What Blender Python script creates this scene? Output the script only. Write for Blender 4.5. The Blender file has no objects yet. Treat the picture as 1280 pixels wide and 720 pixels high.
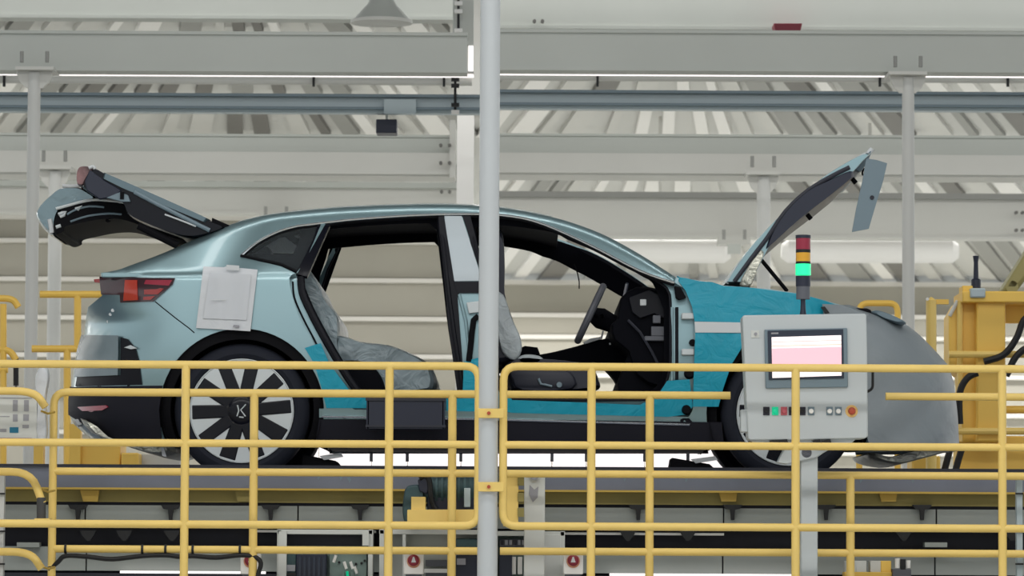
import bpy, bmesh, math, random
from mathutils import Vector, Matrix
from mathutils import geometry as G
random.seed(7)
sc = bpy.context.scene
COL = sc.collection

# ------------------------------------------------------------------ camera
FPX = 5104.0; CAM = Vector((0.0, -22.0, 1.56))
PITCH, ROLL = math.radians(3.81), math.radians(0.30)
MROT = Matrix.Rotation(math.radians(90) + PITCH, 3, 'X') @ Matrix.Rotation(ROLL, 3, 'Z')
cd = bpy.data.cameras.new('camera'); cam = bpy.data.objects.new('camera', cd); COL.objects.link(cam)
cd.sensor_width = 36.0; cd.lens = FPX / 1280 * 36.0; cd.clip_end = 400; cd.clip_start = 0.5
cam.matrix_world = Matrix.Translation(CAM) @ MROT.to_4x4()
cd.dof.use_dof = True; cd.dof.focus_distance = 21.6; cd.dof.aperture_fstop = 7.5
sc.camera = cam
# ------------------------------------------------------------------ world, lamps, exposure
w = bpy.data.worlds.new('hall_light'); sc.world = w; w.use_nodes = True
w.node_tree.nodes['Background'].inputs[0].default_value = (0.93, 0.98, 1.0, 1)
w.node_tree.nodes['Background'].inputs[1].default_value = 0.95
def area(name, loc, rot, sx, sy, power, col=(1, 0.99, 0.965)):
    l = bpy.data.lights.new(name, 'AREA'); l.shape = 'RECTANGLE'; l.size = sx; l.size_y = sy; l.energy = power; l.color = col
    o = bpy.data.objects.new(name, l); COL.objects.link(o); o.location = loc; o.rotation_euler = rot; return o
area('hall_and_fill_row', (0, -14.0, 9.6), (math.radians(25), 0, 0), 20, 1.0, 800)  # front row is an unseen fill added to brighten car side and skirts
area('hall_and_fill_row', (0, -6.0, 9.6), (math.radians(-10), 0, 0), 18, 1.0, 420)
area('hall_and_fill_row', (0, 1.2, 9.6), (0, 0, 0), 18, 0.7, 240)
for yy, pw in ((11, 600), (18, 700), (25, 1300), (31, 1100), (42, 1600), (50, 1600), (57, 1500)): area('hall_and_fill_row', (0, yy, 6.6), (0, 0, 0), 54, 0.8, pw)
sc.view_settings.view_transform = 'Standard'; sc.view_settings.look = 'None'
sc.view_settings.gamma = 1.0; sc.view_settings.exposure = 0.14; sc.view_settings.use_curve_mapping = False

# ------------------------------------------------------------------ helpers
def ray(px, py): return MROT @ Vector(((px - 640) / FPX, (360 - py) / FPX, -1.0))
def P(px, py, Y):
    d = ray(px, py); return CAM + d * ((Y - CAM.y) / d.y)
def PZ(px, py, Z):
    d = ray(px, py); return CAM + d * ((Z - CAM.z) / d.z)
def S(Y): return (Y - CAM.y) / FPX              # metres per pixel at depth Y
def lin(c):
    out = []
    for x in c:
        x = x / 255.0
        out.append(x / 12.92 if x <= 0.04045 else ((x + 0.055) / 1.055) ** 2.4)
    return tuple(out)
def mat(name, c, rough=0.5, metal=0.0, noise=0.0, nscale=8.0, bump=0.0, bscale=40.0, coat=0.0, emit=0.0, alpha=1.0, trans=0.0, spec=0.5):
    m = bpy.data.materials.new(name); m.use_nodes = True
    nt = m.node_tree; b = nt.nodes['Principled BSDF']
    rgb = lin(c)
    b.inputs['Base Color'].default_value = (*rgb, 1); b.inputs['Roughness'].default_value = rough
    b.inputs['Metallic'].default_value = metal; b.inputs['Coat Weight'].default_value = coat
    b.inputs['Coat Roughness'].default_value = 0.08
    b.inputs['Specular IOR Level'].default_value = spec
    b.inputs['Alpha'].default_value = alpha; b.inputs['Transmission Weight'].default_value = trans
    if emit: b.inputs['Emission Color'].default_value = (*rgb, 1); b.inputs['Emission Strength'].default_value = emit
    if noise or bump:
        tc = nt.nodes.new('ShaderNodeTexCoord')
    if noise:
        n = nt.nodes.new('ShaderNodeTexNoise'); n.inputs['Scale'].default_value = nscale; n.inputs['Detail'].default_value = 4
        nt.links.new(tc.outputs['Object'], n.inputs['Vector'])
        r = nt.nodes.new('ShaderNodeValToRGB')
        r.color_ramp.elements[0].position = 0.3; r.color_ramp.elements[1].position = 0.7
        r.color_ramp.elements[0].color = (*[x * (1 - noise) for x in rgb], 1)
        r.color_ramp.elements[1].color = (*[min(1, x * (1 + noise)) for x in rgb], 1)
        nt.links.new(n.outputs['Fac'], r.inputs['Fac']); nt.links.new(r.outputs['Color'], b.inputs['Base Color'])
    if bump:
        n2 = nt.nodes.new('ShaderNodeTexNoise'); n2.inputs['Scale'].default_value = bscale; n2.inputs['Detail'].default_value = 3
        n2.inputs['Distortion'].default_value = 1.2
        nt.links.new(tc.outputs['Object'], n2.inputs['Vector'])
        bp = nt.nodes.new('ShaderNodeBump'); bp.inputs['Strength'].default_value = bump; bp.inputs['Distance'].default_value = 0.03
        nt.links.new(n2.outputs['Fac'], bp.inputs['Height']); nt.links.new(bp.outputs['Normal'], b.inputs['Normal'])
    return m
M = dict(
    paint=mat('silver_teal_paint', (140, 167, 173), 0.34, 0.75, coat=0.5),
    cyan=mat('cyan_film', (0, 150, 176), 0.45, noise=0.06, nscale=5, bump=0.35, bscale=9),
    black=mat('black_trim', (9, 9, 14), 0.75, spec=0.15), seal=mat('black_rubber', (11, 12, 22), 0.5, spec=0.25),
    clad=mat('black_cladding', (28, 28, 37), 0.7, spec=0.25, noise=0.12, nscale=3), gloss=mat('gloss_black', (9, 11, 22), 0.25, spec=0.25),
    tyre=mat('tyre_rubber', (31, 34, 44), 0.75, spec=0.25), dark=mat('cabin_black', (8, 9, 16), 0.8, spec=0.1),
    silver=mat('machined_silver', (200, 206, 208), 0.42, 0.15), chrome=mat('chrome', (215, 220, 224), 0.2, 0.9),
    foil=mat('wrinkled_foil', (215, 214, 200), 0.28, 0.5, noise=0.2, nscale=12, bump=0.8, bscale=14),
    film=mat('pillar_film', (190, 200, 206), 0.45), cover=mat('seat_plastic_cover', (128, 142, 148), 0.3, noise=0.22, nscale=9, bump=1.0, bscale=7),
    seatgrey=mat('seat_cover_pale', (178, 186, 190), 0.32, noise=0.15, nscale=7, bump=0.8, bscale=8), seatdark=mat('seat_shell', (38, 40, 52), 0.55),
    red=mat('red_lens', (150, 28, 22), 0.2, coat=0.6), pink=mat('pink_red_lens', (150, 24, 52), 0.2, coat=0.6), darkred=mat('dark_red_lens', (52, 12, 24), 0.15, coat=0.6),
    orange=mat('orange_red_lens', (176, 48, 24), 0.25, coat=0.5),
    paper=mat('pouch_sheet', (204, 207, 211), 0.35, noise=0.05, nscale=6, bump=0.25, bscale=6), print=mat('print_grey', (150, 150, 156), 0.6),
    nose=mat('grey_protective_sheet', (132, 140, 145), 0.48, noise=0.06, nscale=3, bump=0.45, bscale=3),
    tape=mat('white_tape', (205, 208, 210), 0.4), bare=mat('foggy_film', (118, 134, 140), 0.25, noise=0.1, nscale=6, alpha=0.9),
    yellow=mat('yellow_enamel', (240, 206, 116), 0.38, noise=0.04, nscale=5), yfar=mat('machine_yellow', (244, 200, 92), 0.5, noise=0.05, nscale=2),
    olive=mat('olive_channel', (142, 130, 72), 0.6, noise=0.1, nscale=3), ybadge=mat('ochre_plate', (190, 158, 70), 0.6),
    pole=mat('pale_pole', (196, 200, 202), 0.35), post=mat('white_post', (206, 206, 202), 0.45),
    beam=mat('grey_beam', (190, 193, 187), 0.6, noise=0.04, nscale=0.8), beaml=mat('light_beam', (208, 207, 201), 0.6, noise=0.03, nscale=0.8),
    white=mat('white_enamel', (236, 234, 230), 0.5), rail=mat('blue_grey_rail', (176, 190, 195), 0.45),
    wall=mat('wall_panel_grey', (174, 170, 158), 0.7, noise=0.04, nscale=0.6), ledge=mat('wall_ledge_white', (226, 222, 214), 0.6),
    roofdark=mat('roof_dark_sheet', (104, 108, 110), 0.7), roof=mat('roof_sheet', (202, 202, 198), 0.6), ribw=mat('rib_white', (240, 238, 234), 0.6), ribg=mat('rib_grey', (150, 150, 146), 0.6), ribm=mat('rib_mid', (204, 203, 198), 0.6), ribd=mat('rib_shadow_steel', (112, 110, 106), 0.6),
    concrete=mat('floor_concrete', (196, 197, 194), 0.6, noise=0.1, nscale=0.7), convg=mat('conveyor_steel', (112, 117, 131), 0.5, noise=0.1, nscale=3, metal=0.2),
    panel=mat('skirt_panel', (148, 153, 149), 0.55, noise=0.05, nscale=2), cdark=mat('dark_gap', (40, 40, 50), 0.7), clamp=mat('clamp_black', (16, 17, 20), 0.6),
    hmi=mat('enclosure_grey', (190, 196, 198), 0.45), bezel=mat('bezel_grey', (112, 130, 140), 0.4), bezdark=mat('bezel_dark', (30, 40, 58), 0.3),
    glassq=mat('tinted_glass', (150, 160, 165), 0.03, alpha=0.1), screenglass=mat('clear_glass', (225, 232, 232), 0.03, alpha=0.1),
    lampred=mat('lamp_red', (150, 30, 58), 0.35), lampyel=mat('lamp_amber', (226, 166, 40), 0.35), lampgrn=mat('lamp_green_lit', (30, 226, 150), 0.3, emit=0.85),
    lampgrey=mat('lamp_base_grey', (92, 94, 102), 0.5), navy=mat('navy_plastic', (26, 32, 52), 0.45), teal=mat('teal_gearbox', (58, 82, 86), 0.45, metal=0.3, noise=0.2, nscale=14),
    greenp=mat('cabinet_backplate', (122, 140, 134), 0.6), cab=mat('cabinet_white', (206, 208, 204), 0.55), cabin=mat('cabinet_grey', (176, 178, 172), 0.6),
    estop=mat('estop_red', (176, 70, 40), 0.4), estopy=mat('estop_yellow', (240, 196, 120), 0.5), crimson=mat('crimson', (140, 32, 52), 0.45), greenb=mat('green_button', (0, 190, 140), 0.4, emit=0.35),
    redb=mat('red_button', (190, 90, 100), 0.5), tealp=mat('teal_print', (20, 110, 140), 0.5), lit=mat('lit_white', (255, 248, 246), 0.5, emit=0.95), redbox=mat('red_box', (122, 24, 44), 0.5),
    olivearm=mat('olive_robot', (152, 144, 92), 0.5),
)
class MB:
    def __init__(s): s.v = []; s.f = []
    def add(s, vs, fs):
        n = len(s.v); s.v += [Vector(v) for v in vs]; s.f += [[i + n for i in f] for f in fs]; return s
    def box(s, a, b):
        x0, x1 = sorted((a[0], b[0])); y0, y1 = sorted((a[1], b[1])); z0, z1 = sorted((a[2], b[2]))
        return s.add([(x0, y0, z0), (x1, y0, z0), (x1, y1, z0), (x0, y1, z0), (x0, y0, z1), (x1, y0, z1), (x1, y1, z1), (x0, y1, z1)],
                     [(0, 3, 2, 1), (4, 5, 6, 7), (0, 1, 5, 4), (1, 2, 6, 5), (2, 3, 7, 6), (3, 0, 4, 7)])
    def pbox(s, x0, y0, x1, y1, Y, d):
        xm, ym = (x0 + x1) / 2, (y0 + y1) / 2
        return s.box((P(x0, ym, Y).x, Y, P(xm, y0, Y).z), (P(x1, ym, Y).x, Y + d, P(xm, y1, Y).z))
    def prism(s, poly, Y0, Y1):                   # outline traced at depth Y0, extruded straight back to Y1
        fr = [P(u, v, Y0) for u, v in poly]; n = len(fr)
        return s.prismw([(p.x, p.z) for p in fr], Y0, Y1)
    def prismw(s, xz, Y0, Y1):
        n = len(xz)
        vs = [(x, Y0, z) for x, z in xz] + [(x, Y1, z) for x, z in xz]
        ar = sum(xz[i][0] * xz[(i + 1) % n][1] - xz[(i + 1) % n][0] * xz[i][1] for i in range(n))
        tri = G.tessellate_polygon([[Vector((x, z, 0)) for x, z in xz]])
        fs = []
        for t in tri:
            a = (Vector((*xz[t[1]], 0)) - Vector((*xz[t[0]], 0))).cross(Vector((*xz[t[2]], 0)) - Vector((*xz[t[0]], 0))).z
            t = list(t) if a > 0 else list(reversed(t))        # ccw in xz looks toward -Y
            fs.append(t); fs.append([i + n for i in reversed(t)])
        for i in range(n):
            j = (i + 1) % n
            fs.append([i, i + n, j + n, j] if ar > 0 else [j, j + n, i + n, i])
        return s.add(vs, fs)
    def tube(s, path, r, n=10, closed=False, caps=True):
        path = [Vector(p) for p in path]; k = len(path); rs = r if isinstance(r, (list, tuple)) else [r] * k
        up = Vector((0, 1, 0)); rings = []
        for i, p in enumerate(path):
            if closed: t = path[(i + 1) % k] - path[i - 1]
            else: t = path[min(i + 1, k - 1)] - path[max(i - 1, 0)]
            t.normalize()
            if abs(t.dot(up)) > 0.95: up = Vector((0, 0, 1)) if abs(t.z) < 0.9 else Vector((1, 0, 0))
            a = (up - t * up.dot(t)).normalized(); b = t.cross(a); up = a
            rings.append([p + (a * math.cos(q) + b * math.sin(q)) * rs[i] for q in [2 * math.pi * j / n for j in range(n)]])
        vs = [v for r_ in rings for v in r_]; fs = []
        for i in range(k if closed else k - 1):
            i2 = (i + 1) % k
            for j in range(n):
                fs.append((i * n + j, i * n + (j + 1) % n, i2 * n + (j + 1) % n, i2 * n + j))
        if caps and not closed:
            fs.append(list(range(n))[::-1]); fs.append([(k - 1) * n + j for j in range(n)])
        return s.add(vs, fs)
    def lathe(s, prof, c, axis='Y', n=32):         # prof: (radius, offset along axis)
        vs = []; fs = []; c = Vector(c)
        for r, h in prof:
            for j in range(n):
                q = 2 * math.pi * j / n; a, b = r * math.cos(q), r * math.sin(q)
                vs.append(c + (Vector((a, h, b)) if axis == 'Y' else Vector((a, b, h)) if axis == 'Z' else Vector((h, a, b))))
        for i in range(len(prof) - 1):
            for j in range(n):
                fs.append((i * n + j, i * n + (j + 1) % n, (i + 1) * n + (j + 1) % n, (i + 1) * n + j))
        if prof[0][0] > 1e-5: fs.append(list(range(n)))
        if prof[-1][0] > 1e-5: fs.append([(len(prof) - 1) * n + j for j in range(n)][::-1])
        return s.add(vs, fs)
    def pillow(s, poly, Y0, Y1, rnd=0.06, inset=0.12, nf=5):   # outline traced at Y0, ends rounded off
        fr = [P(u, v, Y0) for u, v in poly]; n = len(fr)
        c = Vector((sum(p.x for p in fr) / n, 0, sum(p.z for p in fr) / n))
        sl = [(Y0, 1 - inset), (Y0 + rnd * .2, 1 - inset * .5), (Y0 + rnd * .55, 1 - inset * .15), (Y0 + rnd, 1)]
        sl += [(Y0 + Y1 - y, k) for y, k in reversed(sl)]
        vs = []; fs = []
        for y, k in sl:
            for p in fr: vs.append((c.x + (p.x - c.x) * k, y, c.z + (p.z - c.z) * k))
        ar = sum(fr[i].x * fr[(i + 1) % n].z - fr[(i + 1) % n].x * fr[i].z for i in range(n))
        for i in range(len(sl) - 1):
            for j in range(n):
                q = (i * n + j, (i + 1) * n + j, (i + 1) * n + (j + 1) % n, i * n + (j + 1) % n)
                fs.append(q if ar > 0 else q[::-1])
        for t in G.tessellate_polygon([[Vector((p.x, p.z, 0)) for p in fr]]):
            fs.append(list(t)); fs.append([i + (len(sl) - 1) * n for i in reversed(t)])
        return s.add(vs, fs)
def mk(name, mb, m, parent=None, smooth=35, bevel=0.0, seg=2):
    org = parent['_o'] if parent is not None else None
    off = Vector(org) if org is not None else Vector((0, 0, 0))
    me = bpy.data.meshes.new(name); me.from_pydata([v - off for v in mb.v], [], mb.f); me.validate()
    bm = bmesh.new(); bm.from_mesh(me); bmesh.ops.recalc_face_normals(bm, faces=bm.faces) if getattr(mb, 'recalc', True) else None
    bm.to_mesh(me); bm.free()
    me.materials.append(M[m] if isinstance(m, str) else m)
    if smooth:
        for p in me.polygons: p.use_smooth = True
        me.set_sharp_from_angle(angle=math.radians(smooth))
    o = bpy.data.objects.new(name, me); COL.objects.link(o)
    if bevel:
        b = o.modifiers.new('edge', 'BEVEL'); b.width = bevel; b.segments = seg; b.limit_method = 'ANGLE'; b.angle_limit = math.radians(40)
    if parent is not None: o.parent = parent; o['_o'] = list(off)
    return o
def tag(o, label, cat, group=None):
    o['label'] = label; o['category'] = cat
    if group: o['group'] = group
    return o
def thing(name, label, cat, loc=(0, 0, 0), group=None):
    o = bpy.data.objects.new(name, None); COL.objects.link(o); o.location = loc; o['_o'] = list(loc); o.empty_display_size = 0.1
    return tag(o, label, cat, group)
def solo(name, mb, m, label, cat, group=None, **k):
    return tag(mk(name, mb, m, None, **k), label, cat, group)
def struct(name, mb, m, **k):
    o = mk(name, mb, m, None, **k); o['kind'] = 'structure'; o['_o'] = [0, 0, 0]; return o
def interp(x, pts):
    if x <= pts[0][0]: return pts[0][1]
    for (a, b), (c, d) in zip(pts, pts[1:]):
        if x <= c: return b + (d - b) * (x - a) / (c - a) if c > a else d
    return pts[-1][1]
def smoothpts(pts, k=4, closed=False):            # Catmull-Rom through the points
    n = len(pts); out = []
    rng = range(n) if closed else range(n - 1)
    for i in rng:
        g = lambda j: pts[j % n] if closed else pts[max(0, min(n - 1, j))]
        p0, p1, p2, p3 = g(i - 1), g(i), g(i + 1), g(i + 2)
        for t in [q / k for q in range(k)]:
            out.append(tuple(0.5 * (2 * b + (c - a) * t + (2 * a - 5 * b + 4 * c - d) * t * t + (3 * b - a - 3 * c + d) * t ** 3) for a, b, c, d in zip(p0, p1, p2, p3)))
    if not closed: out.append(tuple(pts[-1]))
    return out
def inside(x, y, poly):
    c = False; n = len(poly); j = n - 1
    for i in range(n):
        xi, yi = poly[i]; xj, yj = poly[j]
        if (yi > y) != (yj > y) and x < (xj - xi) * (y - yi) / (yj - yi) + xi: c = not c
        j = i
    return c
def dens(poly, step):
    out = []
    for i in range(len(poly)):
        a, b = poly[i], poly[(i + 1) % len(poly)]; L = math.hypot(b[0] - a[0], b[1] - a[1]); k = max(1, int(L / step + .5))
        out += [(a[0] + (b[0] - a[0]) * t / k, a[1] + (b[1] - a[1]) * t / k) for t in range(k)]
    return out
def sheet(outer, holes, Yf, step=7.0, extra=()):
    loops = [dens(outer, step)] + [dens(h, step) for h in holes]
    pts = []; edges = []
    for lp in loops:
        b = len(pts); pts += lp; edges += [(b + i, b + (i + 1) % len(lp)) for i in range(len(lp))]
    ok = lambda x, y: inside(x, y, outer) and not any(inside(x, y, h) for h in holes)
    x0, x1 = min(p[0] for p in outer), max(p[0] for p in outer); y0, y1 = min(p[1] for p in outer), max(p[1] for p in outer)
    row = 0; y = y0 + step / 2
    cells = {}
    for p in pts: cells.setdefault((int(p[0] // step), int(p[1] // step)), []).append(p)
    def near(x, y):
        cx, cy = int(x // step), int(y // step)
        return any((p[0] - x) ** 2 + (p[1] - y) ** 2 < (0.45 * step) ** 2 for i in (-1, 0, 1) for j in (-1, 0, 1) for p in cells.get((cx + i, cy + j), ()))
    grid = []
    while y < y1:
        x = x0 + (step / 2 if row % 2 else 0)
        while x < x1:
            if ok(x, y) and not near(x, y): grid.append((x, y))
            x += step
        y += step * 0.87; row += 1
    pts = pts + grid + [p for p in extra if ok(*p)]
    vo, eo, fo, *_ = G.delaunay_2d_cdt([Vector(p) for p in pts], edges, [], 0, 1e-4)
    mb = MB(); mb.recalc = False
    mb.v = [P(p.x, p.y, Yf(p.x, p.y)) for p in vo]
    for f in fo:
        cx = sum(vo[i].x for i in f) / 3; cy = sum(vo[i].y for i in f) / 3
        if ok(cx, cy):
            a, b, c = [mb.v[i] for i in f]
            nrm = (b - a).cross(c - a); d = ((a + b + c) / 3 - CAM)
            mb.f.append(list(f) if nrm.dot(d) < 0 else list(reversed(f)))
    return mb
def mirror(mb):
    q = MB(); q.recalc = False
    q.v = [Vector((v.x, 2 * YM - v.y, v.z)) for v in mb.v]; q.f = [list(reversed(f)) for f in mb.f]; return q
def solid(o, t):
    s = o.modifiers.new('thickness', 'SOLIDIFY'); s.thickness = t; s.offset = -1
    e = o.modifiers.new('rim', 'EDGE_SPLIT'); e.split_angle = math.radians(62); return o

# ================================================================== STRUCTURE
DECKZ = P(302, 599, 0.1).z
HZ = P(640, 22, 20).z
struct('floor', MB().box((-40, -30, -0.2), (40, 70, 0)), 'concrete')
walk = struct('walkway', MB().box((-9, -2.4, P(640, 738, -1.7).z - .12), (9, -0.75, P(640, 738, -1.7).z)), 'concrete')
ceil = struct('ceiling', MB().box((-30, 12, HZ + 0.07), (30, 63, HZ + 0.2)), 'roof')
struct('ceiling', MB().box((-30, -30, 10.2), (30, 12, 10.4)).box((-30, 11.9, HZ + .07), (30, 12, 10.2)), 'roofdark')
rib_n = 0
def ribs(y0, y1, xa, xb, flip, seed):
    rnd = random.Random(seed); x = xa
    while x < xb:
        wpx = rnd.choice((11, 15, 20, 27)); gap = rnd.choice((8, 13, 20))
        dx = max(-1, min(1, (x - flip) / 130.0)) * rnd.uniform(.74, .88) * (y1 - y0)
        a, b, c, d = PZ(x, y0, HZ), PZ(x + wpx * .95, y0, HZ), PZ(x + wpx + dx, y1, HZ), PZ(x + dx, y1, HZ)
        mb = MB()
        vs = [a, b, c, d] + [p + Vector((0, 0, .08)) for p in (a, b, c, d)]
        mb.add(vs, [(0, 1, 2, 3), (7, 6, 5, 4), (0, 4, 5, 1), (1, 5, 6, 2), (2, 6, 7, 3), (3, 7, 4, 0)])
        mk('roof_rib', mb, rnd.choice(('ribw', 'ribw', 'ribw', 'ribm', 'ribm', 'ribg', 'ribg', 'ribd')), ceil, smooth=0)  # grey and dark ribs paint the shadows between the white sheets
        x += wpx + gap
for i, (y0, y1, xa, xb, fl) in enumerate([(18, 42, -150, 560, 265), (18, 46, 640, 1440, 830), (98, 120, -150, 575, 285), (98, 120, 630, 1440, 840), (134, 170, -150, 580, 285), (134, 172, 625, 1440, 840),
                                          (210, 232, -150, 575, 285), (216, 246, 625, 1440, 850), (292, 362, 622, 1440, 850)]):
    ribs(y0, y1, xa, xb, fl, i)
# back wall: horizontal panels with white ledges; on the left it stands nearer and higher
def bandwall(name, xa, xb, tops, Y):
    root = struct(name, MB().box((P(xa, 400, Y).x, Y + .12, 0), (P(xb, 400, Y).x, Y + .3, P(640, tops[0], Y).z)), 'wall')
    xm = (xa + xb) / 2
    for a, b in zip(tops, tops[1:]):
        mk('wall_panel', MB().pbox(xa, a + 6, xb, b - 1, Y + .05, .08), 'wall', root, smooth=0)
        mk('wall_ledge', MB().pbox(xa, a, xb, a + 5.5, Y - .1, .25), 'ledge', root, smooth=0)
    return root
bandwall('wall_left', -700, 585, [229, 268, 297, 345, 393, 440, 488, 536, 584, 640], 36)
bandwall('wall_back', 560, 2300, [354, 395, 422, 470, 518, 566, 630], 59)

# ================================================================== OVERHEAD STEEL
def ibeam(label, xa, xb, y0, y1, Y, mweb='beam', mfl='beaml', fl=0.22, ft=4, group=None):
    z0 = P((xa + xb) / 2, y0, Y).z; z1 = P((xa + xb) / 2, y1, Y).z
    X0, X1 = P(xa, y1, Y).x, P(xb, y1, Y).x; t = S(Y) * ft
    root = thing('steel_beam', label, 'beam', ((X0 + X1) / 2, Y, z1), group)
    mk('web', MB().box((X0, Y, z1 + t), (X1, Y + .03, z0 - t)), mweb, root, smooth=0)
    mk('flange', MB().box((X0, Y - .02 , z1), (X1, Y + fl, z1 + t)), mfl, root, smooth=0)
    mk('flange', MB().box((X0, Y - .02, z0 - t), (X1, Y + fl, z0)), mweb, root, smooth=0)
    return root
def bolts(root, pts, Y, r=2.2, m='ribd'):
    for x, y in pts:
        c = P(x, y, Y); mk('bolt', MB().lathe([(0, -.05), (r * S(Y), -.05), (r * S(Y), 0.02), (0, .02)], c, 'Y', 8), m, root)
ibeam('pale steel beam at the very top of the view, left bay beside the bell lamp', -620, 566, -14, 22, 11, 'beam', 'beam')
b = ibeam('pale steel beam at the very top of the view, right bay with the red box', 620, 1900, -12, 39, 11, 'beam', 'beam')
bolts(b, [(668, 27), (678, 27)], 10.95)
ibeam('wide mid grey steel beam carrying the left support pole, second from the top in the left bay', -620, 584, 38, 88, 7, 'beam', 'beam')
ibeam('wide mid grey steel beam carrying the right support pole, second from the top in the right bay', 620, 1900, 40, 91, 7, 'beam', 'beam')
for xa, xb, nm in ((-620, 592, 'left'), (612, 1900, 'right')):
    lt = thing('flange_glow', 'thin bright white glow line along the lower flange of the wide grey beam, %s bay' % nm, 'lamp', tuple(P((xa + xb) / 2, 90, 7.4)))  # added glowing strip stands for the bright lower flange; no lamp there
    dy = 0 if nm == 'left' else 3.4
    mk('glow_strip', MB().pbox(xa, 88.5 + dy, xb, 93 + dy, 7.5, .05), 'lit', lt, smooth=0); mk('housing', MB().pbox(xa, 86 + dy, xb, 88.5 + dy, 7.45, .15), 'white', lt, smooth=0)
for xa, xb, nm in ((-620, 590, 'left'), (610, 1900, 'right')):
    pp = thing('white_pipe', 'long white horizontal pipe under the grey beam, %s bay, with small hangers' % nm, 'pipe', tuple(P((xa + xb) / 2, 99, 10)))
    a, c = P(xa, 99, 10), P(xb, 99, 10); c.z = a.z = (a.z + c.z) / 2
    mk('tube', MB().tube([a, c], 5.2 * S(10), 12), 'beaml', pp)
    for x in ([5, 392, 555] if nm == 'left' else [747, 1100, 1260]):
        mk('hanger', MB().pbox(x - 1.5, 88, x + 1.5, 108, 9.93, .03), 'clamp', pp, smooth=0)
for xa, xb, nm in ((-620, 600, 'left'), (612, 1900, 'right')):
    rl = thing('conductor_rail', 'blue grey conductor rail with dark groove lines, %s bay' % nm, 'rail', tuple(P((xa + xb) / 2, 128, 9)))
    mk('profile', MB().pbox(xa, 116, xb, 139, 9, .12), 'rail', rl, smooth=0)
    mk('lip', MB().pbox(xa, 115, xb, 118.5, 8.94, .06), 'bezel', rl, smooth=0); mk('lip', MB().pbox(xa, 131, xb, 134, 8.94, .06), 'bezel', rl, smooth=0)
    if nm == 'left':
        mk('joint_cover', MB().pbox(480, 124, 520, 142, 8.9, .1), 'rail', rl, smooth=0)
b = ibeam('broad pale steel beam ending in a bolted plate beside the middle pole, left bay', -620, 566, 166, 218, 14, 'beam', 'beaml', .5, 3)
mk('lower_web', MB().pbox(-620, 188, 566, 215, 13.95, .04), 'beaml', b, smooth=0)
mk('end_plate', MB().pbox(562, 150, 569, 222, 13.9, .5), 'beaml', b, smooth=0); bolts(b, [(551, 182), (562, 182), (551, 204), (562, 204)], 13.9)
b = ibeam('broad pale steel beam behind the raised bonnet tip, right bay', 612, 1900, 170, 222, 14, 'beam', 'beaml', .5, 3)
mk('lower_web', MB().pbox(612, 194, 1900, 219, 13.95, .04), 'beaml', b, smooth=0)
b = ibeam('pale distant beam above the open tailgate and car roof, left bay', -620, 571, 226, 266, 22, 'beaml', 'beaml', .3, 3)
mk('top_edge', MB().pbox(-620, 225, 571, 232, 21.9, .1), 'beam', b, smooth=0); bolts(b, [(552, 240), (562, 240)], 21.9)
b = ibeam('pale distant beam seen beyond the windscreen and bonnet, right bay', 612, 1900, 246, 299, 22, 'beaml', 'beaml', .3, 3)
mk('top_edge', MB().pbox(612, 242, 1900, 249, 21.9, .1), 'ribg', b, smooth=0); bolts(b, [(1270, 266), (1270, 288), (1278, 266), (1278, 288)], 21.9)
col = thing('bay_column', 'white steel column between the two bays, just left of the middle pole', 'column', tuple(P(582, 260, 12)))
mk('shaft', MB().box((P(571, 200, 12.4).x, 12.4, 0), (P(592, 200, 12.4).x, 12.8, P(582, 140, 12.4).z)), 'white', col, smooth=0)
mk('upper_shaft', MB().box((P(574, 60, 12.5).x, 12.5, P(582, 140, 12.4).z), (P(600, 60, 12.5).x, 12.8, P(582, -20, 12.4).z)), 'beaml', col, smooth=0)
mk('gusset', MB().pbox(566, 0, 592, 56, 10.2, .1), 'beam', col, smooth=0)
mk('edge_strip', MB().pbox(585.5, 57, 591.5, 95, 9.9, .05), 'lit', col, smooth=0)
for (y0, y1), lab in zip(((-4, 54), (96, 146)), ('upper black jointed conduit with white clips left of the middle pole', 'lower black jointed conduit crossing the blue grey rail')):
    cx = 573 if y0 < 0 else 569; CYD = 10.15 if y0 < 0 else 8.91
    cn = thing('conduit', lab, 'conduit', tuple(P(cx, y1, CYD)))
    mk('tube', MB().tube([P(cx, y0, CYD), P(cx, y1 - 6, CYD)], 1.7 * S(CYD), 8), 'clamp', cn)
    for yy in ((4, 14, 38, 46) if y0 < 0 else (99, 107, 131, 140)):
        mk('clip', MB().pbox(cx - 5, yy - 2.5, cx + 5, yy + 2, CYD - .1, .05), 'white' if yy % 2 == 0 else 'clamp', cn, smooth=0)
def hangpost(label, xt, xb, yt, yb, wpx, Y, plate=44):
    root = thing('support_post', label, 'post', tuple(P(xb, yb, Y)))
    x = P((xt + xb) / 2, (yt + yb) / 2, Y).x; zt, zb = P(xt, yt, Y).z, P(xb, yb, Y).z
    r = wpx / 2 * S(Y)
    mk('shaft', MB().tube([(x, Y, zb), (x, Y, zt)], r, 16), 'post', root)
    px = xt; h = plate / 2
    mk('top_plate', MB().prism([(px - h, yt - 6), (px + h, yt - 6), (px + h, yt + 2), (px + h * .8, yt + 12), (px + h * .45, yt + 19), (px - h * .45, yt + 19), (px - h * .8, yt + 12), (px - h, yt + 2)], Y - .02, Y + .02), 'beaml', root, smooth=0)
    mk('flange_plate', MB().pbox(px - h - 2, yt - 8, px + h + 2, yt - 4, Y - .12, .37), 'beaml', root, smooth=0)
    for s in (-1, 1):
        c = P(px + s * h * .72, yt - 13, Y - .1)
        mk('stud', MB().tube([c, c + Vector((0, 0, 14 * S(Y)))], 2.4 * S(Y), 8), 'ribg', root)
    return root
hangpost('round pale post under the wide grey beam, nearest of the two on the left', 43, 36, 91, 640, 16, 6.9)
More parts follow.
